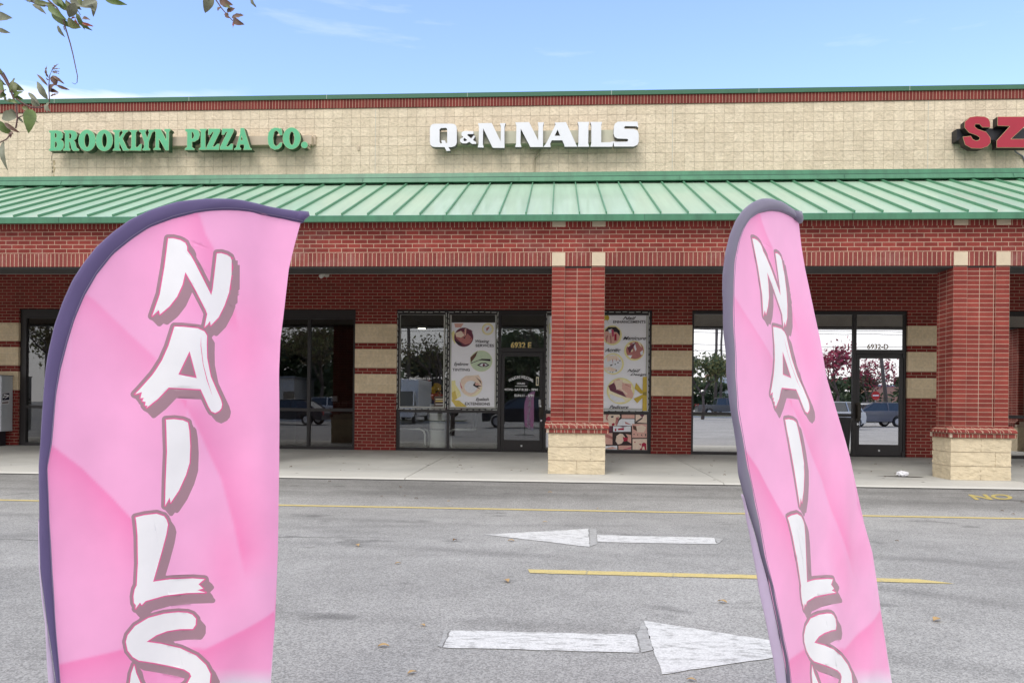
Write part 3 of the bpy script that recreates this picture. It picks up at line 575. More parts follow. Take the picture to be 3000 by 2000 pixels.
a=W(130+350/2.94,340+190/2.94,-.17); b_=W(130+2300/2.94,340+240/2.94,-.17)
tanm=mat('tan_raceway',(.50,.41,.31),.6); 
mb=MB().box(a.x,b_.x,-.17,-.006,b_.z-.01,a.z).box(b_.x-.12,b_.x-.02,-.32,-.17,b_.z-.14,b_.z-.02)
for q in (-6.9,-4.3): mb.box(q-.02,q+.02,-.03,-.006,b_.z-.10,b_.z-.01)
mb.box(b_.x,b_.x+.05,-.06,-.006,b_.z+.02,a.z+.04); mb.build('raceway',tanm,S1); adopt(S1)
c=W7(3.5636,1240,330)
nails=[
 [G_([(70,165),(78,138),(95,122),(120,117),(300,117),(325,122),(343,138),(350,165),(350,310),(343,335),(328,350),(300,360),(262,362),(285,398),(243,401),(222,361),(120,360),(93,354),(76,338),(70,310)],[(185,163),(240,160),(250,175),(250,318),(236,318),(228,292),(188,288),(196,322),(178,322),(170,305),(170,178)])],
 [G_([(415,196),(445,191),(524,197),(524,225),(470,225),(458,235),(500,272),(527,238),(543,250),(518,287),(552,310),(552,328),(510,328),(480,305),(452,322),(410,322),(386,305),(384,278),(418,257),(400,238),(400,212)],[(430,264),(458,287),(445,298),(425,298),(418,280)])],
 [G_([(572,112),(715,110),(808,300),(812,150),(800,113),(860,111),(848,145),(848,370),(725,368),(625,165),(622,330),(632,365),(568,365),(578,325),(582,150)])],
 [G_([(962,103),(1105,100),(1200,290),(1203,145),(1196,103),(1260,102),(1250,140),(1250,360),(1118,360),(1018,168),(1015,320),(1025,360),(960,360),(970,320),(972,140)])],
 [G_([(1372,105),(1490,100),(1590,320),(1608,357),(1475,357),(1472,335),(1452,290),(1342,290),(1325,325),(1330,360),(1255,360),(1290,310),(1382,125)],[(1402,178),(1430,243),(1372,243)])],
 [G_([(1612,98),(1733,98),(1725,135),(1722,320),(1733,357),(1612,357),(1620,320),(1622,135)])],
 [G_([(1745,98),(1868,98),(1858,135),(1858,312),(1950,310),(1988,298),(1975,357),(1745,357),(1755,320),(1755,135)])],
 [G_([(2238,95),(2245,158),(2226,144),(2110,142),(2095,155),(2105,170),(2200,172),(2238,190),(2250,225),(2250,305),(2235,338),(2195,355),(1992,355),(1985,300),(2008,306),(2128,304),(2142,290),(2132,275),(2030,272),(1998,255),(1988,220),(1990,150),(2000,118),(2032,95)])]]
wf=mat('white_acrylic',(.74,.74,.79),.4,var=.04); ws=mat('grey_return',(.20,.19,.19),.5)
S2=empty('nail_salon_sign',tuple(W(1566,410,0)),label='white channel letters spelling Q&N NAILS on the block parapet',cat='shop sign')
sign_letters(S2,nails,[wf,ws],-.32,.13)
a=W(1240+350/3.5636,330+200/3.56,-.18); b_=W(1240+2060/3.5636,330+310/3.56,-.18)
MB().box(a.x-.35,b_.x,-.18,-.006,b_.z,a.z).build('raceway',mat('cream_raceway',(.56,.54,.42),.6),S2)
p=[W(1240+1225/3.56,330+385/3.56,-.05),W(1240+1170/3.56,330+470/3.56,-.03),W(1240+1160/3.56,330+500/3.56,-.03),W(1240+1160/3.56,505,-.03)]
MB().tube(p,.018,8).build('conduit',mat('tan_conduit',(.42,.35,.25),.6),S2); adopt(S2)
c=W7(2.24,2000,0)
sz=[[G_([(2015,800),(2018,835),(1968,835),(1948,814),(1920,814),(1912,830),(1935,850),(1990,868),(2018,905),(2018,938),(2000,960),(1960,974),(1895,972),(1855,950),(1840,900),(1890,895),(1903,917),(1930,927),(1950,918),(1950,902),(1930,888),(1880,870),(1852,838),(1853,800),(1885,772),(1930,765),(1980,768),(2005,780)])],
 [G_([(2068,768),(2262,768),(2262,812),(2150,915),(2268,915),(2268,968),(2062,968),(2062,925),(2150,828),(2068,825)])]]
S3=empty('red_letter_sign',tuple(W(2930,390,0)),label='red letters S and Z on a black raceway, cut by the right edge',cat='shop sign')
sign_letters(S3,sz,[mat('crimson_acrylic',(.36,.012,.035),.35,var=.05),mat('black_return',(.02,.015,.015),.5),mat('gold_trim',(.55,.42,.22),.5)],-.36,.16,1.0)
a=W(2803,378,-.2); b_=W(2805,412,-.2)
MB().box(a.x,a.x+2.4,-.2,-.006,b_.z,a.z).build('raceway',mat('black_metal',(.02,.02,.025),.45),S3)
MB().tube([W(2970,436,-.1),W(2976,446,-.05),W(2996,458,-.03),W(3006,480,-.03),W(3006,508,-.03)],.016,8).build('conduit',mat('grey_conduit',(.2,.2,.22),.5),S3); adopt(S3)
# stains on the block wall
def stain(px0,px1,py0,py1,col,name='wall_stain'):
    a=W(px0,py0,0); b_=W(px1,py1,0); pts=[]
    for t in np.linspace(0,1,14): pts.append((a.x+random.uniform(-.01,.02),a.z+(b_.z-a.z)*t))
    for t in np.linspace(1,0,14): pts.append((b_.x+random.uniform(-.05,.01)*(1),a.z+(b_.z-a.z)*t))
    MB().prism(pts,-.0085,-.006).build(name,mat('stain_%d'%int(col[0]*100),col,.95,var=.35,vs=18),B)
stain(153.5,156,447,520,(.20,.17,.12)); stain(156,163,470,518,(.42,.34,.22))
# ------------------------------------------------------------------ window lettering
def wtext(t,box,col,label,cat='window lettering',Y=.0915,name='window_lettering',arc=0,shear=0,offset=.03,extra=None):
    a=W(box[0],box[1],Y); b_=W(box[2],box[3],Y); cx_=(a.x+b_.x)/2; m=MB()
    m.text(t,a.x-cx_,b_.x-cx_,0,a.z-b_.z,0,0,shear=shear,offset=offset,arc=arc)
    if extra: extra(m,cx_,b_.z)
    o=m.build(name,col,label=label,cat=cat); o.location=(cx_,Y,b_.z); return o
whl=mat('white_vinyl',(.85,.85,.85),.6,var=.03); yel=mat('gold_vinyl',(.80,.58,.16),.5,var=.05); gold=mat('brown_gold',(.22,.12,.03),.5,var=.05); shv=mat('shadow_vinyl',(.85,.82,.7),.6)
def numb(t,box,m1,lab):
    a=W(box[0],box[1],.09); b_=W(box[2],box[3],.09); m=MB(); cx_=(a.x+b_.x)/2
    m.text(t,a.x-cx_,b_.x-cx_,0,a.z-b_.z,0,0,offset=.02); (m.text(t,a.x-cx_-.004,b_.x-cx_+.004,-.004,a.z-b_.z+.004,.001,1,offset=.035) if m1 is yel else None)
    o=m.build('unit_number',[m1,shv if m1 is yel else mat('pale_vinyl',(.62,.55,.42),.6)],label=lab,cat='door number'); o.location=(cx_,.0905,b_.z)
numb('6932 E',(1497,1002,1556,1020),yel,'gold number 6932 E on the glass over the nail salon door')
numb('6932-D',(2541,1007,2603,1023),gold,'brown number 6932-D on the glass over the right hand door')
wtext('(910)791-9113',(1199,1105,1259,1114),whl,'white telephone number lettering on the left salon window')
wtext('WALK-INS WELCOME',(1490,1099,1562,1109),whl,'white arched WALK-INS WELCOME lettering on the salon door',Y=.0835,arc=.085)
def und(m,cx_,z): m.box(-.13,.13,0,.001,-.04,-.03)
wtext('HOURS',(1515,1120,1538,1126),whl,'white underlined HOURS lettering on the salon door',Y=.0835,extra=und)
wtext('MON- SAT:9.30 - 7PM',(1476,1137,1575,1145),whl,'white lettering of Monday to Saturday hours on the salon door',Y=.0835)
wtext('SUN:11 - 5PM',(1507,1154,1563,1162),whl,'white lettering of the Sunday hours on the salon door',Y=.0835)
# ------------------------------------------------------------------ posters (flat printed sheets)
def poster(name,box,Y,layers,label,base,group=None,cat='poster',z=.0012):
    a=W(box[0],box[1],Y); b_=W(box[2],box[3],Y); m=MB(); mats=[base]; cx_=(a.x+b_.x)/2; zb=b_.z
    m.box(a.x-cx_,b_.x-cx_,0,.006,0,a.z-zb)
    def P(x,y): q=W(x,y,Y); return (q.x-cx_,q.z-zb)
    for i,(kind,data,mm) in enumerate(layers):
        if mm not in mats: mats.append(mm)
        k=mats.index(mm); yy=-z*(1+i*.35)
        if kind=='poly':
            pts=[P(*p) for p in data]; pts=[(min(max(x,a.x-cx_),b_.x-cx_),min(max(y,0),a.z-zb)) for x,y in pts]
            tr=mgeo.tessellate_polygon([[Vector((x,y,0)) for x,y in pts]]); m.add([(x,yy,y) for x,y in pts],[tuple(t) for t in tr],k)
        else:
            t,bx,sh=data; p0=P(bx[0],bx[3]); p1=P(bx[2],bx[1]); m.text(t,p0[0],p1[0],p0[1],p1[1],yy,k,shear=sh,offset=.012)
    o=m.build(name,mats,label=label,cat=cat,group=group); o.location=(cx_,Y,zb); return o
pw=mat('poster_white',(.93,.92,.96),.4,var=.03); 
pc=lambda n,*c:mat('ink_'+n,rgb(*c),.45,var=.10,vs=25)
K=dict(dark=pc('dark',45,35,42),plum=pc('plum',110,50,70),skin=pc('skin',225,175,160),skin2=pc('skin2',190,120,115),pale=pc('pale',238,215,195),mint=pc('mint',200,215,185),gold=pc('gold',215,190,95),lgold=pc('lgold',240,230,165),red=pc('red',175,20,60),rose=pc('rose',200,80,110),white=pc('white',235,235,240),cream=pc('cream',245,235,200),brown=pc('brown',100,65,50),ygold=pc('ygold',205,175,60),olive=pc('olive',150,130,50))
s=3.484; c=lambda x,y:(1150+x/s,900+y/s); C=lambda *p:[c(*q) for q in p]; E=lambda x,y,a,b_=None,n=26:[c(*q) for q in ell(x,y,a,b_ or a,n)]
T=lambda t,x0,y0,x1,y1,sh=0:(t,(*c(x0,y0),*c(x1,y1)),sh)
L1=[('poly',C((630,165),(725,165),(700,205),(640,205)),K['skin']),('poly',C((600,260),(625,235),(650,290),(640,380),(612,330)),K['lgold']),
 ('poly',E(972,222,60),K['lgold']),('poly',E(972,222,50),K['cream']),('poly',E(972,222,40),K['white']),('poly',C((955,215),(990,195),(985,215),(960,245)),K['skin2']),
 ('poly',E(727,305,98),K['plum']),('poly',C((640,270),(700,245),(760,260),(800,300),(815,330),(790,370),(740,380),(690,350),(650,310)),K['skin2']),('poly',C((640,262),(700,240),(735,285),(700,310),(650,300)),K['pale']),('poly',C((745,215),(800,230),(820,250),(770,255),(745,300),(735,280)),K['plum']),('poly',C((735,225),(755,212),(750,285),(738,290)),K['skin']),('poly',C((720,310),(745,300),(740,320)),K['dark']),('poly',C((790,315),(800,308),(800,328)),K['red']),('poly',C((630,330),(690,360),(720,395),(670,380),(640,350)),K['dark']),
 ('poly',E(905,548,114,108),K['lgold']),('poly',E(905,548,112,106),K['mint']),('poly',C((795,510),(870,445),(850,500),(800,565)),K['brown']),('poly',C((870,545),(910,525),(1000,528),(1000,550),(910,540)),K['dark']),('poly',C((800,568),(900,530),(905,535),(800,575)),K['dark']),('poly',C((862,590),(900,568),(950,565),(990,590),(960,606),(900,606)),K['dark']),('poly',C((885,590),(915,574),(945,574),(972,590),(940,600),(905,600)),K['white']),('poly',E(932,588,13,13,12),K['plum']),
 ('poly',E(805,803,112,108),K['cream']),('poly',C((688,800),(700,735),(745,700),(880,690),(915,760),(915,800),(880,850),(800,905),(730,880),(700,840)),K['pale']),('poly',E(800,810,66,62),K['white']),('poly',C((685,750),(715,832),(700,820)),K['rose']),('poly',C((845,705),(900,750),(912,790),(880,745)),K['brown']),('poly',C((820,795),(845,760),(860,795),(915,800),(870,812),(900,835),(850,815)),K['dark']),('poly',C((838,775),(870,770),(890,795),(850,798)),K['skin']),
 ('poly',C((603,750),(640,745),(645,790),(690,860),(700,905),(650,935),(605,965)),K['lgold']),('poly',C((605,870),(640,850),(660,930),(615,960)),K['gold']),('poly',C((600,945),(680,950),(770,1022),(650,1022)),K['gold']),
 ('text',T('Waxing',848,332,988,370,.35),K['dark']),('text',T('SERVICES',848,377,1036,404),K['dark']),('text',T('Eyebrow',628,562,778,604,.35),K['dark']),('text',T('TINTING',612,624,790,650),K['dark']),('text',T('Eyelash',850,922,985,962,.35),K['dark']),('text',T('EXTENSIONS',740,970,996,998),K['dark'])]
poster('service_poster',(1320.8,944.5,1449.5,1194),.072,L1,'white poster for waxing, eyebrow tinting and eyelash extensions in the salon window',pw)
s=3.5625; c=lambda x,y:(1740+x/s,900+y/s)
def bow(cx_,cy_,k,m1,m2): return [('poly',C((cx_,cy_),(cx_-85*k,cy_-110*k),(cx_-100*k,cy_-50*k),(cx_-40*k,cy_)),m1),('poly',C((cx_,cy_),(cx_-110*k,cy_+50*k),(cx_-75*k,cy_+95*k),(cx_-10*k,cy_+30*k)),m1),('poly',C((cx_-15*k,cy_-15*k),(cx_+20*k,cy_-18*k),(cx_+20*k,cy_+18*k),(cx_-15*k,cy_+15*k)),m2)]
L2=[('poly',E(140,110,20,28,14),K['ygold']),('poly',E(110,110,20,30,14),K['ygold']),('poly',C((125,120),(135,130),(170,200),(160,180)),K['olive']),
 ('poly',E(192,292,100,104),K['lgold']),('poly',E(188,292,84,88),K['skin']),('poly',C((110,250),(150,205),(230,205),(270,245),(272,300),(240,260),(170,250)),K['dark']),('poly',C((150,235),(190,225),(200,260),(160,270)),K['white']),('poly',C((180,230),(205,235),(212,300),(190,310)),K['rose']),('poly',C((215,280),(236,275),(236,345),(212,350)),K['red']),('poly',C((120,330),(135,290),(150,295),(130,370)),K['skin2']),('poly',C((165,300),(180,290),(185,370),(172,375)),K['skin2']),
 ('poly',E(420,453,106,104),K['lgold']),('poly',E(427,450,92,90),K['skin2']),('poly',C((345,400),(370,385),(408,450),(395,468)),K['cream']),('poly',C((402,372),(425,365),(445,440),(432,460)),K['white']),('poly',C((455,362),(480,370),(500,420),(480,400)),K['cream']),('poly',C((350,420),(440,360),(410,420),(370,480)),K['plum']),('poly',C((480,470),(510,445),(512,490),(490,500)),K['white']),('poly',C((350,500),(400,500),(380,535)),K['white']),
 ('poly',E(200,590,112,112),K['lgold']),('poly',E(195,590,98,98),K['white']),('poly',C((130,505),(240,505),(270,555),(190,545),(140,570)),K['pale']),('poly',C((190,545),(200,540),(196,590)),K['skin2']),('poly',C((230,520),(240,560),(232,562)),K['skin2']),('poly',C((215,590),(230,588),(230,598),(215,600)),K['dark']),('poly',C((244,572),(256,570),(257,582),(245,584)),K['dark']),('poly',C((264,552),(276,550),(276,562),(265,563)),K['dark']),('poly',C((168,600),(195,595),(190,608),(172,612)),K['dark']),('poly',C((110,630),(170,620),(240,650),(200,670),(130,660)),K['pale']),('poly',C((165,674),(172,672),(172,680),(165,681)),K['dark']),('poly',C((190,675),(200,673),(200,681),(190,682)),K['dark']),('poly',C((225,655),(238,650),(238,665),(226,668)),K['dark']),
 ('poly',E(278,872,145,138),K['lgold']),('poly',E(278,872,128,122),K['cream']),('poly',C((150,820),(230,770),(290,800),(360,915),(340,940),(240,900),(170,870)),K['plum']),('poly',C((200,770),(260,745),(310,790),(390,800),(385,850),(412,905),(400,950),(340,940),(300,880),(245,860)),K['skin']),('poly',C((215,765),(300,755),(290,850),(350,900),(340,915),(270,850),(235,860)),K['pale']),('poly',C((330,800),(385,830),(388,836),(320,805)),K['skin2']),('poly',C((160,900),(230,930),(300,950),(330,985),(220,990),(170,950)),K['white']),
 ('poly',C((510,725),(552,725),(552,1085),(505,1085)),K['ygold']),*bow(528,900,1.05,K['ygold'],K['olive']),
 ('text',T('Nail',300,98,440,130,.5),K['dark']),('text',T('ENHANCEMENTS',200,140,538,167),K['dark']),('text',T('Manicure',300,306,545,340,.5),K['dark']),('text',T('Acrilic',112,428,278,465,.5),K['dark']),('text',T('Nail',345,645,485,675,.5),K['dark']),('text',T('Design',378,688,546,720,.5),K['dark']),('text',T('Pedicure',160,1022,360,1055,.5),K['dark'])]
poster('nail_poster',(1745,917,1897.5,1203),.072,L2,'white poster for nail enhancements, manicure and pedicure to the right of the brick pier',pw)
L2b=[('poly',E(-540+1*0,240,60,60),K['lgold'])]
poster('nail_poster',(1604,925,1742,1200),.072,[('poly',[(1604,952),(1612,945),(1614,975),(1606,982)],K['lgold'])],'mostly hidden white poster between the salon door and the brick pier',pw)
cdk=pc('cdk',55,38,38)
L3=[('poly',C((100,1112),(265,1112),(275,1140),(245,1180),(235,1236),(130,1236),(100,1215)),K['pale']),('poly',C((125,1115),(160,1112),(140,1150),(150,1185),(125,1170)),K['skin2']),('poly',C((230,1150),(262,1140),(240,1236),(222,1215)),K['skin2']),('poly',C((175,1135),(205,1130),(203,1150),(180,1150)),K['dark']),('poly',C((235,1165),(248,1160),(245,1175)),K['dark']),('poly',C((185,1215),(205,1205),(220,1212),(210,1232),(190,1236)),K['red']),
 ('poly',C((290,1115),(425,1115),(425,1157),(290,1157)),K['skin']),('poly',C((285,1163),(423,1165),(423,1235),(240,1235),(262,1180)),K['white']),('poly',C((320,1190),(395,1225),(330,1215)),K['skin2']),('poly',C((435,1115),(553,1115),(553,1208),(435,1200)),K['pale']),('poly',C((435,1190),(505,1145),(508,1160),(440,1205)),K['dark']),('poly',C((470,1115),(530,1115),(505,1150)),K['plum']),
 ('poly',C((200,1240),(385,1240),(385,1297),(200,1297)),K['white']),('poly',C((215,1275),(232,1258),(235,1285),(222,1292)),K['red']),('poly',C((250,1265),(315,1255),(312,1280),(252,1280)),K['red']),('poly',C((270,1240),(350,1240),(300,1252)),K['plum']),
 ('poly',C((100,1240),(190,1240),(190,1302),(140,1295),(100,1285)),K['plum']),('poly',C((100,1310),(193,1310),(193,1432),(100,1430)),K['skin']),('poly',C((100,1345),(193,1375),(193,1350),(120,1310),(100,1310)),K['skin2']),
 ('poly',C((398,1215),(553,1215),(553,1360),(398,1360)),K['skin']),('poly',C((440,1240),(500,1225),(545,1250),(520,1305),(450,1300)),K['pale']),('poly',C((405,1230),(440,1240),(450,1290),(410,1270)),K['brown']),('poly',C((410,1320),(425,1318),(420,1332)),K['dark']),('poly',C((450,1325),(458,1320),(460,1342)),K['dark']),('poly',C((490,1330),(500,1322),(505,1345)),K['dark']),('poly',C((530,1318),(545,1322),(540,1350)),K['dark']),
 ('poly',C((235,1340),(270,1315),(300,1320),(330,1360),(290,1420),(250,1430),(225,1395)),K['pale']),('poly',C((300,1350),(350,1360),(380,1350),(385,1380),(350,1390),(310,1400)),K['red']),('poly',C((330,1320),(388,1330),(388,1420),(350,1395),(355,1355)),K['skin']),
 ('poly',C((100,1445),(243,1442),(243,1486),(105,1486)),K['white']),('poly',C((105,1475),(190,1452),(243,1470),(180,1478)),K['skin']),('poly',C((255,1440),(390,1440),(390,1486),(255,1486)),K['skin']),('poly',C((300,1486),(390,1455),(385,1470),(320,1486)),K['rose']),
 ('poly',C((402,1372),(553,1370),(553,1486),(402,1486)),K['pale']),('poly',C((415,1400),(435,1402),(430,1415)),K['red']),('poly',C((465,1422),(495,1424),(490,1440)),K['red']),('poly',C((500,1420),(520,1408),(545,1420),(545,1486),(530,1486),(525,1450),(510,1450),(500,1486),(480,1486),(478,1475),(495,1470)),K['red'])]
poster('collage_poster',(1745,1211.5,1896,1317),.072,L3,'photo collage sheet with red nails and faces in the lower pane beside the pier',cdk)
poster('collage_poster',(1596.5,1210,1742,1311),.072,[('poly',[(1597,1211),(1700,1211),(1700,1258),(1597,1260)],K['skin']),('poly',[(1598,1225),(1606,1219),(1616,1221),(1616,1232),(1600,1232)],K['red']),('poly',[(1597,1266),(1700,1266),(1700,1320),(1598,1320)],K['white'])],'mostly hidden photo collage sheet between the salon door and the pier',cdk)
# small notices
poster('notice_card',(1272.5,1160,1303,1195),.074,[('poly',[(1276,1168),(1299,1168),(1299,1170),(1276,1170)],K['cream']),('poly',[(1276,1173),(1299,1173),(1299,1176),(1276,1176)],K['gold']),('poly',[(1276,1183),(1300,1183),(1300,1184.5),(1276,1184.5)],K['white'])],'small dark notice card low in the left salon window',pc('card',90,75,65),cat='notice')
poster('open_sign',(1570.5,1104,1578.5,1129),.066,[('poly',[(1572,1107),(1577,1107),(1577,1126),(1572,1126)],pc('grey',110,110,108))],'narrow white vertical sticker on the salon door glass',K['cream'],cat='sticker')
a=W(1578,1168,-.046); wtext('PULL',(1578.5,1170,1585.5,1192),whl,'white vertical PULL lettering on the salon door handle plate',Y=-.048)
o=bpy.data.objects[-1] if False else None
# rope lights around the salon panes
def rope(x0,x1,y0,y1,lab):
    m=MB(); a=W(x0,y0,.035); b_=W(x1,y1,.035); n=18; cxm=(a.x+b_.x)/2
    def seg(p,q,k):
        for i in range(k):
            t0,t1=i/k,(i+.72)/k; j=random.uniform(-.006,.006)
            m.tube([Vector(p).lerp(Vector(q),t0)+Vector((j,0,j)),Vector(p).lerp(Vector(q),t1)+Vector((-j,0,j))],.006,6)
    ps=[(a.x-cxm,0,0),(b_.x-cxm,0,0),(b_.x-cxm,0,b_.z-a.z),(a.x-cxm,0,b_.z-a.z)]
    for i,k in enumerate((8,16,8,16)): seg(ps[i],ps[(i+1)%4],k)
    w2=.028
    m2=MB(); X0,X1,Z1=a.x-cxm,b_.x-cxm,b_.z-a.z; i_=.03
    m2.box(X0+i_,X1-i_,.02,.026,-i_-w2,-i_,0).box(X0+i_,X1-i_,.02,.026,Z1+i_,Z1+i_+w2).box(X0+i_,X0+i_+w2,.021,.027,Z1+i_+w2,-i_-w2).box(X1-i_-w2,X1-i_,.021,.027,Z1+i_+w2,-i_-w2)
    e=empty('rope_light',(cxm,.035,a.z),label=lab,cat='light string',group='rope lights framing the salon windows')
    m.build('light_tube',mat('rope_white',(.75,.75,.70),.4),e); m2.build('backing_strip',mat('strip_grey',(.46,.46,.42),.5),e)
rope(1165.5,1305,914,1199,'dashed pale rope light framing the telephone number window')
rope(1315,1456,914,1200,'dashed pale rope light framing the waxing poster window')
rope(1602,1747,914,1203,'dashed pale rope light framing the pane half behind the pier')
rope(1745,1899.5,914,1205,'dashed pale rope light framing the nail enhancements poster')
# ------------------------------------------------------------------ things inside the salon
chrome=mat('satin_chrome',(.75,.73,.68),.35,metal=.35)
def chair(x,flip,lab,Y=.5):
    e=empty('cantilever_chair',(x,Y,.2),label=lab,cat='chair',group='chrome chairs inside the salon window'); f=-1 if flip else 1
    for yy in (-.22,.22):
        p=[(-.30*f,yy,.45),(.16*f,yy,.45),(.24*f,yy,.41),(.27*f,yy,.33),(.27*f,yy,.10),(.24*f,yy,.03),(.16*f,yy,.015),(-.36*f,yy,.015)]
        MB().tube(p,.02,8).build('chair_frame',chrome,e,smooth=True)
    MB().box(-.27,.22,-.22,.22,.46,.52).build('seat',mat('black_vinyl',(.02,.02,.02),.5),e,bevel=.02)
    MB().box(-.30*f-.02,-.30*f+.03,-.2,.2,.5,.85).build('backrest',mat('black_vinyl',(.02,.02,.02),.5),e,bevel=.02)
chair(W(1215,1280,.5).x,False,'chrome cantilever chair behind the left salon window, legs open to the left')
chair(W(1352,1280,.5).x,True,'chrome cantilever chair behind the poster window, legs open to the right')
x=W(1281,1250,.42).x; e=empty('drawer_cabinet',(x,.42,.2),label='pale round drawer cabinet behind the left salon window',cat='cabinet')
for i,(z0,z1) in enumerate(((0,.44),(.455,.62),(.635,.80),(.815,1.0))): MB().lathe([(.0,z0),(.165,z0),(.17,z0+.01),(.17,z1-.01),(.165,z1),(0,z1)],n=28).build('drawer',mat('cream_laminate',(.72,.70,.62),.5,var=.03),e,smooth=False)
for z in (.447,.627,.807): MB().lathe([(0,z-.01),(.15,z-.01),(.15,z+.01),(0,z+.01)],n=20).build('handle_gap',mat('black_gap',(.01,.01,.01),.9),e)
x=W(1284,1130,.5).x
e=empty('flower_vase',(x,.5,1.02),label='vase of yellow and orange artificial flowers behind the salon glass',cat='flowers')
m=MB(); m2=MB()
for i in range(26):
    a=random.uniform(0,6.28); r=random.uniform(0,.14); z=random.uniform(.22,.62)
    cxx,cyy=r*math.cos(a),r*math.sin(a)*.6
    tgt=m if z>.42 else m2
    for k in range(9):
        b_=k*.698; d=Vector((math.cos(b_),-.3,math.sin(b_)))*.055; s_=Vector((-math.sin(b_),0,math.cos(b_)))*.014
        tgt.add([(cxx,cyy,z),(cxx+d.x*.6+s_.x,cyy+d.y*.6,z+d.z*.6+s_.z),(cxx+d.x,cyy+d.y,z+d.z),(cxx+d.x*.6-s_.x,cyy+d.y*.6,z+d.z*.6-s_.z)],[(0,1,2,3)])
m.build('sunflower_heads',mat('yellow_petal',(.62,.36,.03),.6),e); m2.build('orange_flower_heads',mat('orange_petal',(.50,.08,.04),.6),e)
MB().lathe([(0,0),(.05,0),(.08,.08),(.06,.2),(.045,.22),(.04,.22)],n=16).build('vase',mat('teal_glaze',(.05,.12,.12),.3),e,smooth=True)
MB().box(-.2,.2,-.15,.2,-.04,0).box(-.18,.18,-.02,.15,-.82,-.04).build('stand',mat('stand_grey',(.15,.14,.13),.6),e)
e=empty('reception_desk',(-5.2,2.2,.2),label='dark counter inside the pizza shop with a yellow menu card',cat='counter')
MB().box(-1.2,1.0,0,.6,0,1.0).build('counter_body',mat('dark_wood',(.05,.02,.015),.6),e); MB().box(-1.25,1.05,-.05,.65,1.0,1.05).build('counter_top',mat('dark_top',(.06,.05,.045),.3),e)
MB().box(.28,.45,.05,.08,1.06,1.40).build('menu_card',mat('menu_yellow',(.55,.42,.05),.5),e); MB().box(-.35,-.2,.05,.15,1.05,1.18).build('napkin_box',mat('white_sticker',(.7,.7,.7),.5),e)
def lamp(x,y,z,lab,k=1.):
    e=empty('ceiling_light',(x,y,z),label=lab,cat='light',group='lit ceiling panels inside the salon'); MB().box(-.62,.62,-.32,.32,.0,.06).build('housing',mat('fixture_white',(.7,.68,.62),.5),e)
    MB().box(-.58,.58,-.28,.28,-.012,-.002).build('diffuser',mat('lit_diffuser',(.8,.78,.7),.5,emit=(1,.93,.78),es=4.),e); e.scale=(k,k,1)
q=W(1236,962,3.2); lamp(q.x,3.2,q.z,'small lit ceiling panel seen through the telephone number window',.16); lamp(-2.35,.95,3.40,'added unseen ceiling panel brightening the chairs near the front of the salon')  # second panel is out of view, added to brighten the chairs
# ------------------------------------------------------------------ wall fixtures
p=W(950,810,-.12); e=empty('security_light',tuple(W(958,806,0)),label='small white security floodlight on the brick wall under the canopy',cat='light')
o=MB().lathe([(0,0),(.045,0),(.05,.02),(.045,.14),(.02,.15),(0,.15)],n=16).build('lamp_head',mat('fixture_white',(.7,.68,.62),.5),e,smooth=True); o.location=(-.10,-.14,-.06); o.rotation_euler=(math.radians(25),math.radians(60),0)
o=MB().lathe([(0,0),(.05,0),(.05,.03),(0,.03)],n=16).build('mounting_plate',mat('fixture_white',(.7,.68,.62),.5),e); o.rotation_euler=(math.pi/2,0,0)
MB().tube([(0,-.03,0),(-.02,-.09,-.0),(.0,-.12,-.0)],.012,6).build('bracket',mat('fixture_white',(.7,.68,.62),.5),e)
xr=W(35,1200,-.05).x; zt_=W(35,1102,-.05).z; zb_=W(35,1262,-.05).z
e=empty('mailbox',(xr-.4,-.2,zb_),label='tall grey mail collection box by the left brick pier',cat='mailbox')
h=zt_-zb_; gm_=mat('mail_grey',(.50,.53,.56),.5,metal=.1,var=.1)
MB().box(-.4,.4,-.17,.17,0,h).build('body',gm_,e,bevel=.006)
MB().box(-.42,.41,-.18,.18,h,h+.018).build('top_lid',mat('mail_grey_dark',(.2,.21,.22),.5),e)
MB().box(-.3,.3,-.08,.1,-(zb_-.18),0).build('pedestal',mat('black_metal',(.02,.02,.025),.45),e)
def SX(x,y,k=.401): # zoom px (0,880,/3.565) -> local y,z on the right side face
    px_,py_=x/3.565,880+y/3.565; d=ray(px_,py_); t=(xr-CO.x)/d.x; q=CO+d*t; return (q.y+.2,q.z-zb_)
m=MB()
def sticker(pts,dx,mi):
    q=[SX(*p) for p in pts]; tr=mgeo.tessellate_polygon([[Vector((a,b,0)) for a,b in q]]); m.add([(.4+dx,a,b) for a,b in q],[tuple(t) for t in tr],mi)
sticker([(22,966),(104,958),(100,1042),(18,1048)],.002,0); sticker([(26,970),(99,963),(96,1037),(22,1043)],.003,1)
sticker([(34,975),(90,985),(92,1000),(40,1030),(62,1005),(72,996),(36,990)],.004,0); sticker([(30,1000),(60,1000),(28,1020)],.004,0)
sticker([(17,1055),(94,1046),(92,1078),(14,1084)],.002,0); sticker([(22,1060),(88,1052),(87,1072),(20,1078)],.003,2)
m.build('postal_sticker',[whl,mat('navy',(.01,.012,.04),.5),mat('sticker_text',(.25,.2,.2),.6)],e)
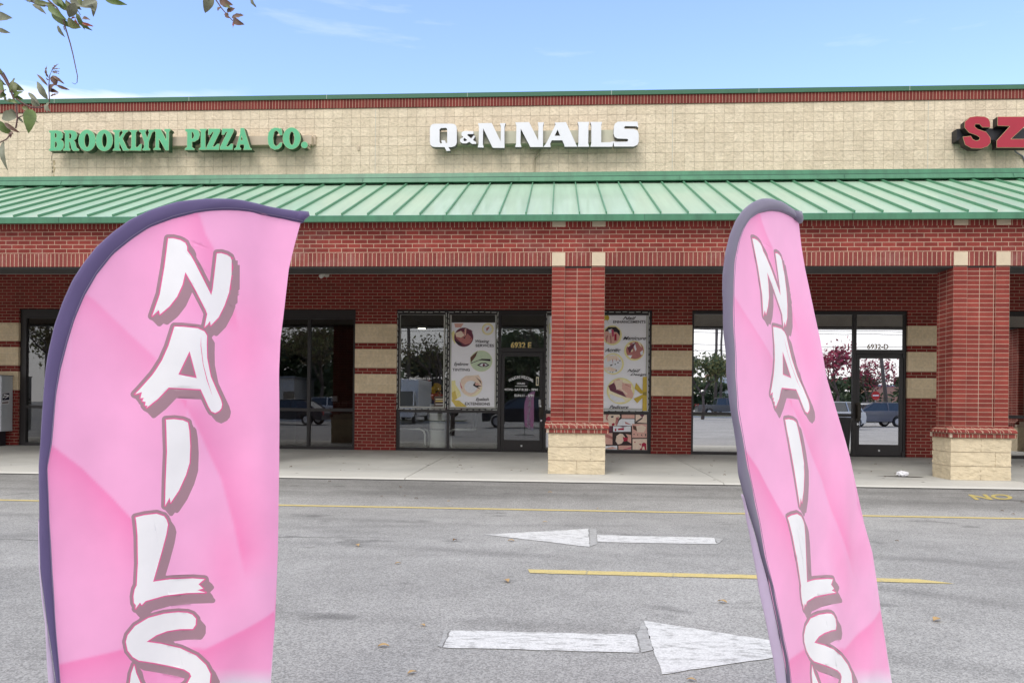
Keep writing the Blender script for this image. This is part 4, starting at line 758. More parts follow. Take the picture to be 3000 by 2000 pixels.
# trash can reflected/standing left of the right hand door
x0=W(2450,1300,-.35).x; x1=W(2485,1300,-.35).x; zc=W(2470,1222,-.3).z
e=empty('trash_can',((x0+x1)/2-.12,-.42,.185),label='black ribbed trash can in front of the glass beside the pink banner',cat='trash can')
m=MB(); n=36; prof=[(.20,0),(.255,zc-.25),(.27,zc-.25),(.27,zc-.19),(.25,zc-.185)]; vs=[]
for r,z in prof:
    for k in range(n): rr_=r*(1 if k%2 else .955) if z<zc-.26 else r; vs.append((rr_*math.cos(k*2*math.pi/n),rr_*math.sin(k*2*math.pi/n),z))
m.add(vs,[(i*n+j,i*n+(j+1)%n,(i+1)*n+(j+1)%n,(i+1)*n+j) for i in range(len(prof)-1) for j in range(n)]+[tuple(range(n))[::-1]]); m.build('bin',mat('bin_plastic',(.015,.015,.017),.5),e)
MB().lathe([(0,zc-.20),(.24,zc-.20),(.22,zc-.19),(0,zc-.185)],n=28).build('lid',mat('bin_plastic',(.015,.015,.017),.5),e)
# litter on the walkway
def Gz(px,py,z):
    d=ray(px,py); return CO+d*((z-HC)/d.z)
q=Gz(2632,1394,.15); m=MB(); rough_poly(m,[(-.32,.04),(0,.06),(.30,.0),(.34,-.10),(.05,-.09),(-.15,-.03)],0); o=m.build('damp_patch',mat('damp_dirt',(.06,.045,.035),.9),label='dark triangular dirt hole in the walkway near the right pier',cat='stain'); o.location=(q.x,q.y,walk_z(q.y)+.004)
m=MB(); rnd=random.Random(3); bm=bmesh.new(); bmesh.ops.create_icosphere(bm,subdivisions=3,radius=.07)
for v in bm.verts: v.co*=(1+rnd.uniform(-.22,.22)); v.co.z*=.65; v.co.x*=1.25
me=bpy.data.meshes.new('crumpled_paper'); bm.to_mesh(me); me.materials.append(mat('paper_white',(.75,.75,.78),.7,var=.05)); o=bpy.data.objects.new('crumpled_paper',me); COL.objects.link(o); o.location=(q.x+.06,q.y,walk_z(q.y)+.045)
tag(o,'white crumpled paper lying on the walkway near the right pier','litter')
gm=MB(); rg=random.Random(8)
for _ in range(90):
    x,y=rg.uniform(-10,9),rg.uniform(-4.9,-.3); q=rg.uniform(.008,.03); gm.add([(x+q*a*rg.uniform(.7,1.2),y+q*b_*rg.uniform(.7,1.2),walk_z(y)+.0035) for a,b_ in circ(7)],[tuple(range(7))])
gm.build('walkway_stain',mat('gum_spot',(.12,.11,.10),.9),kind='structure')
# fallen leaves
lm=[mat('dry_leaf',(.16,.09,.04),.8),mat('tan_leaf',(.45,.30,.14),.8)]
def leaf_mesh(name,L_,W_,mi):
    m=MB(); n=6; vs=[]
    for i in range(n+1):
        t=i/n; wd=W_*math.sin(math.pi*min(t*1.05,1))**.8*.5; z=.012*math.sin(t*math.pi)+.004
        vs+=[(t*L_,-wd,z+.006),(t*L_,0,z),(t*L_,wd,z+.008)]
    fs=[(3*i+k,3*i+3+k,3*i+4+k,3*i+1+k) for i in range(n) for k in (0,1)]
    m.add(vs,fs); return m.build(name,lm[mi])
proto=[leaf_mesh('fallen_leaf',.055,.03,0),leaf_mesh('fallen_leaf',.085,.045,1)]
walk=[(random.uniform(-9,8.5),random.uniform(-4.6,-.3)) for _ in range(64)]; lot=[Gp(*p) for p in ((1175,1651),(1107,1896),(1480,1701),(1072,1417),(1488,1585),(1245,1836),(1220,1970),(1043,1598),(2130,1768),(2735,1822),(1750,1490),(1605,1455),(2040,1996),(1590,1530),(1310,1473)) ]
lotx=[(random.uniform(-7,7),random.uniform(-9.5,-5.5)) for _ in range(14)]
for i,(x,y) in enumerate(walk+lot+lotx):
    onw=i<len(walk); k=0 if onw else (1 if i<len(walk)+len(lot) else 0); o=proto[k] if (i==0 or i==len(walk)) else proto[k].copy()
    if o not in COL.objects[:]: COL.objects.link(o)
    sc0=random.uniform(.6,1.3); o.scale=(sc0*.72,)*3; o.location=(x,y,(walk_z(y)+.001) if onw else gz(y)+.003); o.rotation_euler=(0,0,random.uniform(0,6.28))
    if onw: tag(o,'small brown dry leaf fallen on the concrete walkway','leaf','dry leaves on the walkway')
    elif k==1: tag(o,'curled tan leaf lying on the grey asphalt','leaf','tan leaves on the asphalt')
    else: tag(o,'small brown leaf lying on the asphalt','leaf','small brown leaves on the asphalt')
# ------------------------------------------------------------------ feather banners
def z1(*p): return conv(p,2.868,100,560)
def z2(*p): return conv(p,3.095,100,1080)
def z3(*p): return conv(p,3.095,100,1520)
fN=z1((1118,400),(1160,400),(1215,415),(1255,440),(1268,470),(1268,505),(1300,550),(1475,875),(1490,820),(1530,525),(1570,522),(1620,535),(1652,555),(1662,580),(1662,700),(1640,850),(1600,960),(1545,1060),(1470,1130),(1463,1092),(1440,1120),(1412,1145),(1425,1085),(1437,1035),(1425,1005),(1330,830),(1250,685),(1225,790),(1180,890),(1120,970),(1045,1037),(1037,1000),(985,1050),(1045,870),(1085,640))
fA=z1((1158,1140),(1230,1142),(1350,1155),(1410,1180),(1435,1215),(1433,1290),(1437,1400),(1455,1480))+z2((1590,70),(1640,170),(1695,280),(1706,320),(1700,355),(1680,380),(1640,400),(1600,385),(1570,340),(1490,185),(1200,170),(1110,270),(1015,352),(1022,332),(1000,333),(1007,300),(978,292),(992,262),(963,266),(976,210),(918,230),(970,170),(1060,60),(1093,10))+z1((1060,1420),(1110,1300),(1140,1200))
hA=z1((1280,1345))+z2((1450,85),(1283,52)); slit=[(581,984),(581.5,1013),(589,1066),(603,1112),(621,1162),(600,1112),(587,1066),(579.5,1013)]
fI=z2((1180,460),(1250,455),(1330,465),(1375,485),(1390,560),(1402,700),(1400,850),(1370,960),(1310,1100),(1238,1212),(1227,1165),(1187,1240),(1187,1000),(1193,750),(1185,560))
fL=z2((922,1345),(1000,1325),(1110,1312),(1180,1335),(1205,1370),(1215,1400))+z3((1218,50),(1205,140),(1165,300),(1090,570),(1250,550),(1450,540),(1550,545),(1500,592),(1540,630),(1490,645),(1560,665),(1400,675),(1200,700),(1020,745),(985,780),(967,758),(925,812),(928,780),(910,760),(905,700),(915,640),(935,600),(945,400),(940,150),(930,40))
fS=z3((1410,855),(1450,870),(1480,905),(1478,960),(1455,1000),(1350,1005),(1230,1025),(1130,1060),(1035,1118),(1180,1140),(1350,1180),(1480,1240),(1560,1320),(1598,1400),(1590,1500),(1540,1600),(1450,1690),(1300,1740),(1100,1740),(960,1690),(890,1600),(870,1500),(885,1400),(915,1325),(935,1400),(975,1485),(1050,1570),(1200,1610),(1330,1570),(1410,1490),(1440,1430),(1428,1400),(1380,1370),(1250,1340),(1100,1310),(960,1285),(900,1250),(850,1190),(832,1110),(850,1050),(920,970),(1050,900),(1200,865),(1330,852))
letters=[[(fN,[])],[(fA,[hA,slit])],[(fI,[])],[(fL,[])],[(fS,[])]]
inner=[(879,651),(815,631),(745,617.5),(700,614),(658,613),(615,616),(571,622),(501,640),(431,668),(379,703),(327,745),(281,804),(246,867),(218.5,936.6),(198,1006),(178,1083),(166,1154),(152,1300),(138,1371),(143.6,1532),(153,1714),(160,1859),(169.5,1998),(176,2090)]
right=[(879,652),(863.6,717),(850,787),(836,926),(827,996),(822,1083),(821,1112),(820,1209),(816.6,1338),(811,1532),(809,1617),(801,1811),(791,1998),(787,2090)]
fab=inner[::-1]+right[1:]         # closed outline of the pink cloth
il=[p for p in inner[4:]]         # left branch, top to bottom
def fx_(pts,ys): a=np.array(sorted(pts,key=lambda p:p[1])); return np.interp(ys,a[:,1],a[:,0])
def rightx(y,top,edge): return np.where(y<edge[0][1],fx_(top,y),fx_(edge,y))
# second banner boundaries (same print, seen more obliquely)
inner2=[(2347,650),(2321,630.6),(2286.6,618.5),(2252,616),(2217.7,623.7),(2190,642.6),(2169.5,670),(2155.8,708),(2145.4,766.6),(2142,835.5),(2142,904),(2143.7,973),(2148.9,1042),(2150.4,1110.6),(2156.5,1202),(2171.9,1294),(2185.6,1371),(2202.5,1447),(2220.8,1533),(2238,1636),(2259.6,1734),(2281,1856.7),(2296,1924),(2307,1997.5),(2322,2090)]
right2=[(2347,651),(2355.5,732),(2372.7,842),(2390,939),(2421,1083),(2462.7,1233),(2493,1371),(2530,1524),(2556.5,1642),(2581,1795.5),(2599,1918),(2608.5,1997.5),(2622,2090)]
outer2=[(2348,622),(2321,608),(2286.6,589),(2252,581),(2224.6,583),(2197,596),(2173,615),(2152,646),(2135,687),(2123,739),(2117,801),(2116,852.7),(2117.9,904),(2120.6,973),(2128,1042),(2130.5,1095),(2138,1172),(2152,1251.5),(2161,1325),(2164,1386),(2181,1453.5),(2195,1535),(2216.7,1642),(2238,1765),(2253.5,1841),(2268.8,1939),(2278,1997.5),(2296,2090)]
dark2=outer2[:20]+[(2178,1447),(2201,1520),(2226,1596.5),(2256.5,1710),(2270,1790),(2282.5,1863),(2296,1925),(2306,1998),(2320,2090)]
outer1=[(895,624.5),(832,609),(762,593),(693,584),(650,581.5),(606,582),(518,591),(442,614),(379,644),(327,682),(281,724),(246,769),(215,818),(187,881),(163,950),(145,1031),(136.6,1083),(131,1145),(119,1306),(114.5,1364),(114.5,1520),(113.6,1665),(122.6,1762),(131,1827),(135.5,1940),(140,1998),(146,2090)]
dark1=outer1[:21]+[(113.6,1560),(116,1665),(132,1795),(148.5,1908),(161,1998),(170,2090)]
def warp(v):
    x,y=v[:,0],v[:,1]; yl=np.clip(y,617.5,2090)
    L=fx_(il,y); R=np.where(y<652,fx_(inner[:5],y),fx_(right,y)); s=np.clip((x-L)/np.maximum(R-L,1),0,1); s=s**(1+.33*np.clip((y-1150)/350,0,1))
    L2=fx_(inner2[3:],yl); R2=np.where(yl<651,fx_(inner2[:4],yl),fx_(right2,yl)); return np.stack([L2+s*(R2-L2),yl],1)
def pattern(P):
    # printed satin-like swirls of the cloth design
    n=len(P); x,y=P[:,0],P[:,1]; t=np.full(n,.22)
    def below(curve,w_,amt,x0,x1):
        a=np.array(curve,float); yc=np.interp(x,a[:,0],a[:,1]); d=y-yc; ok=(x>=x0)&(x<=x1); return np.where(ok,amt*np.exp(-np.maximum(d,0)/w_)*np.clip(d/9+.5,0,1),0)
    def rightof(curve,w_,amt,y0,y1):
        a=np.array(curve,float); xc=np.interp(y,a[:,1],a[:,0]); d=x-xc; fade=np.clip((y-y0)/90,0,1)*np.clip((y1-y)/90,0,1); return amt*np.exp(-np.maximum(d,0)/w_)*np.clip(d/9+.5,0,1)*fade
    def leftof(curve,w_,amt,y0,y1):
        a=np.array(curve,float); xc=np.interp(y,a[:,1],a[:,0]); d=xc-x; fade=np.clip((y-y0)/60,0,1)*np.clip((y1-y)/90,0,1); return amt*np.exp(-np.maximum(d,0)/w_)*np.clip(d/9+.5,0,1)*fade
    t+=leftof([(571,600),(600,690),(622,725),(680,860),(700,960)],150,.55,560,980)
    t+=below([(230,850),(274,874),(360,955),(452,1048),(520,1150)],120,.42,215,540)
    t+=below([(130,1290),(153,1303),(245,1371),(326,1451),(381,1513),(420,1560)],170,.75,100,470)
    t+=rightof([(500,1130),(517,1157),(585,1274),(649,1403),(682,1532),(704,1649),(730,1800)],110,.55,1120,1700)
    t+=below([(160,1945),(171,1943),(326,1908),(400,1890),(601,1901),(714,1840),(795,1788),(830,1770)],130,.75,100,900)
    t+=np.exp(-((x-720)/90)**2-((y-1010)/150)**2)*.4+np.exp(-((x-660)/60)**2-((y-1650)/130)**2)*.35
    wht=np.clip((y-1955)/50,0,1)*np.clip((x-560)/120,0,1)
    A=np.array(LP); Bc=np.array(DP); t=np.clip(t,0,1)[:,None]; col=A*(1-t)+Bc*t; return col*(1-wht[:,None])+np.array([.8,.74,.84])*wht[:,None]
LP=(.97,.50,.78); DP=(.97,.26,.55)
shadow_off=[(5,7),(10,13),(15,18),(19,23)]
def greyf(P):
    d=np.full(len(P),1e9)
    for comp in letters:
        full=[(o_,[h for h in hs if h is not slit]) for o_,hs in comp]
        d=np.minimum(d,sdist(P,full)-12)
        for ox,oy in shadow_off: d=np.minimum(d,sdist(P-np.array([ox,oy]),full)-7.5)
    return d
def allw(P):
    d=np.full(len(P),1e9)
    for comp in letters: d=np.minimum(d,sdist(P,comp))
    return d
_g=contour(greyf,270,690,670,2100,4.); _m=contour(lambda P:allw(P)-3.6,290,670,690,2096,3.)
clipy=lambda lp:[(x,min(y,2086)) for x,y in lp]
_w=[clipy(p) for comp in letters for o_,hs in comp for p in [o_]+hs]
xs_,ys_=np.meshgrid(np.arange(100,900,6.5),np.arange(600,2095,6.5)); gp=np.stack([xs_.ravel()+.37,ys_.ravel()+.21],1)
gp=gp[inpoly(gp,fab)&(sdist(gp,[(fab,[])])<-2.5)]
fv,ff,fc=cdt([fab]+[clipy(p) for p in _g+_m]+_w,[tuple(p) for p in gp],lambda c_:inpoly(c_,fab))
kind=np.zeros(len(ff),int); kind[greyf(fc)<0]=1; kind[allw(fc)<3.6]=2; kind[allw(fc)<0]=3
pcol=pattern(fv); kc={1:(.40,.24,.29),2:(.80,.13,.33),3:(.92,.91,.93)}
def cloth(name,rough=.75,trans=.35,col=None,weave=0):
    m=bpy.data.materials.new(name); m.use_nodes=True; nt=m.node_tree; L=nt.links.new; b=nt.nodes['Principled BSDF']; out=nt.nodes['Material Output']; b.inputs['Roughness'].default_value=rough; b.inputs['Specular IOR Level'].default_value=.3; b.inputs['Sheen Weight'].default_value=.25
    if col: src=N(nt,'ShaderNodeRGB'); src.outputs[0].default_value=(*col,1); src=src.outputs[0]
    else: src=N(nt,'ShaderNodeVertexColor',layer_name='print').outputs[0]
    tc=N(nt,'ShaderNodeTexCoord'); nz=N(nt,'ShaderNodeTexNoise',i_Scale=5.,i_Detail=5); L(tc.outputs['Object'],nz.inputs['Vector']); mr=N(nt,'ShaderNodeMapRange',i_From_Min=.3,i_From_Max=.7,i_To_Min=.94,i_To_Max=1.05); L(nz.outputs[0],mr.inputs['Value'])
    sc1=N(nt,'ShaderNodeVectorMath',operation='SCALE'); L(src,sc1.inputs[0]); L(mr.outputs[0],sc1.inputs['Scale']); L(sc1.outputs[0],b.inputs['Base Color'])
    wv=N(nt,'ShaderNodeTexNoise',i_Scale=420.,i_Detail=2); L(tc.outputs['Object'],wv.inputs['Vector']); bp=N(nt,'ShaderNodeBump',i_Strength=.25,i_Distance=.001); L(wv.outputs[0],bp.inputs['Height'])
    n2=N(nt,'ShaderNodeTexNoise',i_Scale=5.,i_Detail=1.5); mp=N(nt,'ShaderNodeMapping'); mp.inputs['Scale'].default_value=(1.2,1.2,.6); L(tc.outputs['Object'],mp.inputs[0]); L(mp.outputs[0],n2.inputs['Vector']); b2=N(nt,'ShaderNodeBump',i_Strength=.22,i_Distance=.03); L(n2.outputs[0],b2.inputs['Height']); L(bp.outputs[0],b2.inputs['Normal']); L(b2.outputs[0],b.inputs['Normal'])
    if trans:
        tr=N(nt,'ShaderNodeBsdfTranslucent'); L(sc1.outputs[0],tr.inputs[0]); mx=N(nt,'ShaderNodeMixShader',i_0=trans); L(b.outputs[0],mx.inputs[1]); L(tr.outputs[0],mx.inputs[2]); L(mx.outputs[0],out.inputs[0])
    return m
cloth_print=cloth('printed_polyester',trans=.12); purple=cloth('purple_sleeve_cloth',.8,0,(.105,.08,.19)); lilac=cloth('lilac_cloth',.8,.2,(.62,.50,.68)); purple2=cloth('grey_violet_sleeve',.7,0,(.17,.15,.22))
def resample(pts,n):
    a=np.array(pts,float); d=np.r_[0,np.cumsum(np.hypot(*np.diff(a,axis=0).T))]; t=np.linspace(0,d[-1],n); return np.stack([np.interp(t,d,a[:,0]),np.interp(t,d,a[:,1])],1)
def banner(pA,pB,verts,outer,dark,inn,label,seed,slv,am=1):
    # pA: left edge point (x,y), pB: right edge point, plan positions of the hanging plane
    p0=Vector((pA[0],pA[1],0)); dr=Vector((pB[0]-pA[0],pB[1]-pA[1],0)).normalized(); nr=Vector((dr.y,-dr.x,0))
    if nr.dot(CO-p0)<0: nr=-nr
    root=empty('feather_banner',tuple((p0+dr*.02).xy)+(0,),label=label,cat='banner',group='pink NAILS feather banners')
    Q=Vector((root.location.x,root.location.y,0))
    def wave(s,z): return am*.010*math.sin(9*s+3.1*z+seed)+am*.008*math.sin(17*s-4*z+seed*2)*min(1,s/.2)+am*.006*math.sin(31*s+2.2*z)*max(0,min(1,(s-.3)/.3))
    def P3(px,py,off=0):
        q=PL(px,py,p0,nr); s=(q-p0).dot(dr); return q+nr*(wave(s,q.z)+off)-Q
    m=MB(); m.add([P3(*p) for p in verts],ff); 
    o=m.build('printed_cloth',cloth_print,root,smooth=True)
    at=o.data.color_attributes.new('print','FLOAT_COLOR','CORNER'); buf=np.ones((len(o.data.loops),4),np.float32)
    li=0; kf=kind
    for pi,p in enumerate(o.data.polygons):
        for k in range(p.loop_start,p.loop_start+p.loop_total):
            buf[k,:3]=pcol[o.data.loops[k].vertex_index] if kf[pi]==0 else kc[kf[pi]]
    at.data.foreach_set('color',buf.ravel())
    def strip(A,Bp,th,name,mt,parent=root,n=120,base=0):
        A=resample(A,n); Bp=resample(Bp,n); m=MB(); K=12; vs=[]
        for a,b_ in zip(A,Bp):
            for k in range(K):
                an=2*math.pi*k/K; t=.5-.5*math.cos(an); off=math.sin(an)*th*(1 if math.sin(an)>0 else .7)
                px_=a[0]+(b_[0]-a[0])*t; py_=a[1]+(b_[1]-a[1])*t; wv_=.0006*math.sin(px_*.05+py_*.04+k)
                vs.append(P3(px_,py_,base+off+wv_))
        fs=[(i*K+k,i*K+(k+1)%K,(i+1)*K+(k+1)%K,(i+1)*K+k) for i in range(n-1) for k in range(K)]+[tuple(range(K)),tuple(range((n-1)*K,n*K))]
        m.add(vs,fs); return m.build(name,mt,parent,smooth=True)
    infl=[(x+3,y+1) if y>660 else (x,y+3) for x,y in inn]
    slo=strip(dark,infl,.0075,'pole_sleeve',slv)
    k=20; strip(outer[k:],dark[k:],.004,'sleeve_lining',lilac,base=-.004,n=50)
    # hem seam line and the knotted tip
    mid=[(a[0]*.16+b_[0]*.84,a[1]*.16+b_[1]*.84) for a,b_ in zip(resample(dark,150),resample(infl,150))]
    vs=[P3(x,y,.0085) for x,y in mid]; m=MB()
    m.tube(vs,.0006,5)
    m.build('stitching',mat('thread',(.22,.20,.30),.8),slo)
    e0,e1=outer[0],inn[0]; mm_=[(e0[0]+2,e0[1]-3),(e0[0]+5,e0[1]+10),(e1[0]+8,(e0[1]+e1[1])/2+8),(e1[0]+3,e1[1]+4),(e1[0]-16,e1[1]-8),(e0[0]-22,e0[1]-6)]
    m=MB(); n=len(mm_); c0=P3(sum(p[0] for p in mm_)/n,sum(p[1] for p in mm_)/n,.016); rim=[P3(*p,.006) for p in mm_]; bk=[P3(*p,-.006) for p in mm_]; c1=P3(sum(p[0] for p in mm_)/n,sum(p[1] for p in mm_)/n,-.012)
    m.add([c0,c1]+rim+bk,[(0,2+i,2+(i+1)%n) for i in range(n)]+[(1,2+n+(i+1)%n,2+n+i) for i in range(n)]+[(2+i,2+n+i,2+n+(i+1)%n,2+(i+1)%n) for i in range(n)]); m.build('tip_pocket',slv,root,smooth=True)
    # lower pole and cross base below the frame
    bl=P3(outer[-1][0]*.5+inn[-1][0]*.5,2090); m=MB()
    m.tube([(bl.x,bl.y,.05),(bl.x,bl.y,bl.z*.6),bl],.011,10); m.build('pole',mat('fibreglass',(.02,.02,.02),.4),root)
    m=MB()
    for a_ in (0,math.pi/2): m.tube([(bl.x-.38*math.cos(a_),bl.y-.38*math.sin(a_),.02),(bl.x,bl.y,.035),(bl.x+.38*math.cos(a_),bl.y+.38*math.sin(a_),.02)],.012,8)
    m.build('cross_base',mat('fibreglass',(.02,.02,.02),.4),root)
    return root
def at_d(px,d): q=ray(px,HY); return ((CO+q*d).x,(CO+q*d).y)
banner(at_d(120,1.85),at_d(815,2.35),fv,outer1,dark1,inner,'wide pink feather banner reading NAILS with purple sleeve at the left front',.4,purple)
banner(at_d(2140,1.9),at_d(2450,2.4),warp(fv),outer2,dark2,inner2,'narrow slanting pink feather banner reading NAILS at the right front',2.2,purple2,.35)
# ------------------------------------------------------------------ near tree reaching in from the upper left
def leafcol(name,c,c2=None):
    m=mat(name,c,.45,var=.35,vs=30,spec=.45); return m
lgs=[leafcol('leaf_green',(.09,.14,.03)),leafcol('leaf_olive',(.13,.15,.05)),leafcol('leaf_grey',(.17,.18,.12)),leafcol('leaf_bronze',(.15,.085,.06)),leafcol('leaf_red',(.30,.075,.05))]
barkm=mat('bark',(.11,.085,.075),.85,var=.25,vs=12,bump=.5)
T0=empty('street_tree',(-4.1,-13.3,0),label='leafy tree whose twigs hang into the upper left corner',cat='tree')
TY=-13.15
def tp(x,y,dy=0): q=W(x,y,TY+dy); return q-T0.location
m=MB(); m.tube([(0,0,0),(.03,0,1.2),(.1,.02,2.1),(.4,.0,2.75),(1.0,.05,3.1),(1.9,.1,3.25),(2.6,.15,3.22)],[.10,.085,.07,.05,.035,.02,.01],10)
m.tube([(.03,0,1.2),(-.4,-.1,2.3),(-.7,-.2,3.4)],[.06,.045,.02],8); m.tube([(.1,.02,2.1),(.5,.1,2.2),(.85,.14,2.12)],[.035,.02,.01],8)
m.build('trunk',barkm,T0,smooth=True)
tw=MB(); lv=MB(); rl=random.Random(11)
def z6(*p): return conv(p,3.136,0,0)
def twig(pts,r0,r1,dy=0): tw.tube([tp(x,y,dy) for x,y in pts],list(np.linspace(r0,r1,len(pts))),6)
def leaf(x0,y0,x1,y1,wd,mi,dy=0,bend=0):
    # leaf from base to tip in zoom px, wd = width px
    a=tp(x0/3.136,y0/3.136,dy); b_=tp(x1/3.136,y1/3.136,dy+rl.uniform(-.02,.02)); ax=b_-a; L_=ax.length; ax.normalize()
    ph=rl.uniform(-.9,.9); side=ax.cross(Vector((math.sin(ph),-math.cos(ph),0))).normalized(); nrm_=side.cross(ax); W_=wd/3.136/822*.5/max(.35,math.cos(ph)*.9+.1); n=9; vs=[]
    for i in range(n+1):
        t=i/n; w_=W_*(math.sin(math.pi*t**.8)**.85 if 0<t<1 else 0)+.0004; cv=nrm_*(math.sin(t*math.pi)*L_*(.12+bend))+side*(math.sin(t*2.4)*L_*.06)
        c_=a+ax*(L_*t)+cv; wob=.0015*math.sin(i*2.3+x0)
        vs+=[c_-side*w_+nrm_*(w_*.35+wob),c_,c_+side*w_+nrm_*(w_*.3-wob)]
    lv.add(vs,[(3*i+k,3*i+3+k,3*i+4+k,3*i+1+k) for i in range(n) for k in (0,1)],mi)
# upper left cluster
twig(z6((380,-60),(450,10),(520,70),(575,160),(590,220),(615,300),(645,400),(670,500),(695,620),(712,700),(708,760),(690,775),(662,762)),.0035,.0008)
twig(z6((150,-60),(230,-5),(330,30),(440,60)),.004,.002,.03); twig(z6((560,-60),(620,20),(690,60),(740,140)),.003,.001,-.03)
for q in [(300,40,430,130,34,2),(310,20,490,40,40,1),(440,60,620,180,60,0),(470,90,700,255,66,0),(480,-20,640,90,70,0),(690,30,640,165,60,2),(700,130,850,275,44,0),(620,180,745,250,60,1),(745,60,900,10,50,2),(880,0,865,160,40,2),(640,10,860,70,60,2),(700,20,750,90,45,1),(600,10,690,120,40,1),(690,170,735,235,24,4),(760,170,830,180,30,3),(750,215,860,240,24,4),(650,190,700,165,22,4),(530,235,600,340,32,2),(600,215,605,290,20,3),(610,200,640,250,26,4),(220,-40,280,25,50,2),(330,-10,420,60,45,1),(520,-30,590,60,50,0),(720,-30,780,60,46,1),(960,-10,1170,38,46,0),(800,-30,900,30,60,0),(340,-30,250,20,40,2),(700,120,790,280,26,1),(560,60,640,110,40,1),(420,30,520,110,44,1),(820,40,880,110,36,2)]: leaf(*q,dy=rl.uniform(-.05,.05))
# loose leaves on the left border
twig(z6((-60,60),(-10,80),(5,150)),.003,.001,.02)
for q in [(-30,60,35,40,40,2),(-20,150,115,160,60,2),(-20,270,95,300,36,2)]: leaf(*q)
twig(z6((-60,600),(-10,650),(40,720),(85,800),(120,890),(150,980),(160,1090),(145,1180)),.005,.0025)
twig(z6((150,905),(200,945),(280,985),(370,992),(420,975),(455,935),(448,800),(455,700),(480,640),(520,600)),.003,.0012)
twig(z6((160,1085),(220,1060),(265,1025)),.002,.001); twig(z6((100,1230),(60,1280),(0,1310),(-40,1330)),.0025,.0015); twig(z6((30,670),(70,740),(100,830)),.003,.002,.02)
for q in [(440,915,335,755,62,2),(440,790,335,690,24,3),(450,720,430,605,40,3),(480,650,535,590,16,3),(480,700,520,790,46,3),(480,695,595,770,22,3),(455,850,520,770,60,3),(520,785,640,822,24,3),(455,830,545,850,34,3),(465,888,535,860,16,3),(448,735,425,712,14,3),(475,660,550,655,10,3),(480,670,545,680,12,3),(490,640,550,628,9,3),(455,940,440,1035,50,2),(440,950,470,1030,30,2),
 (370,980,250,860,40,2),(290,905,370,975,52,2),(290,1005,275,1230,80,0),(300,1010,355,1130,60,1),(270,1020,200,990,40,1),(265,1020,210,1080,14,2),(165,1080,215,1125,18,2),(160,1070,20,1100,90,2),(150,1060,60,1040,70,2),(-20,1120,130,1230,80,0),(40,1130,185,1215,40,3),(115,1210,100,1270,34,3),(35,1300,85,1565,46,2),
 (80,770,225,830,66,1),(90,850,130,715,30,1),(30,690,-10,560,60,1),(-30,650,30,660,70,0),(-20,760,45,850,80,0),(-30,870,60,870,60,0),(60,830,0,880,60,3),(120,900,210,840,44,0),(130,890,215,910,40,0),(140,760,150,880,60,1),(100,920,165,950,30,0),(60,930,50,870,30,1),(-10,700,60,780,40,1),(130,940,60,935,30,0)]: leaf(*q,dy=rl.uniform(-.03,.03))
# top centre sprig  (source px -> same zoom scale)
def k_(x,y): return (x/2.24*3.136,y/2.24*3.136)
twig([(x/2.24,y/2.24) for x,y in ((1380,-60),(1410,-10),(1450,50),(1500,110),(1540,150),(1575,155))],.003,.001)
for a_,b_,w_,mi in [((1380,-40),(1350,90),50,2),((1440,5),(1530,30),40,3),((1450,50),(1430,75),24,3),((1460,30),(1520,50),26,1),((1490,80),(1540,55),34,3),((1500,110),(1470,95),26,3),((1520,120),(1600,98),30,3),((1530,125),(1605,158),28,3),((1550,150),(1530,187),26,4),((1560,150),(1590,160),20,3),((1340,10),(1370,-30),40,2),((1480,95),(1515,118),16,3)]: leaf(*k_(*a_),*k_(*b_),w_*1.4,mi)
leaf(*k_(1655,-50),*k_(1685,48),40,2)
for i in range(46):   # leaves on the unseen part of the limb
    a_=Vector((rl.uniform(-.8,2.7),rl.uniform(-.5,.5),rl.uniform(3.25,3.9))); q=CO; L_=.07; d=Vector((rl.uniform(-1,1),rl.uniform(-1,1),rl.uniform(-1,.2))).normalized(); s_=d.cross(Vector((0,0,1))).normalized()*.016
    lv.add([a_,a_+d*L_*.5+s_,a_+d*L_,a_+d*L_*.5-s_],[(0,1,2,3)],rl.randrange(4))
tw.build('twigs',mat('twig_bark',(.13,.075,.07),.7,var=.2),T0,smooth=True); lv.build('leaves',lgs,T0,smooth=True)
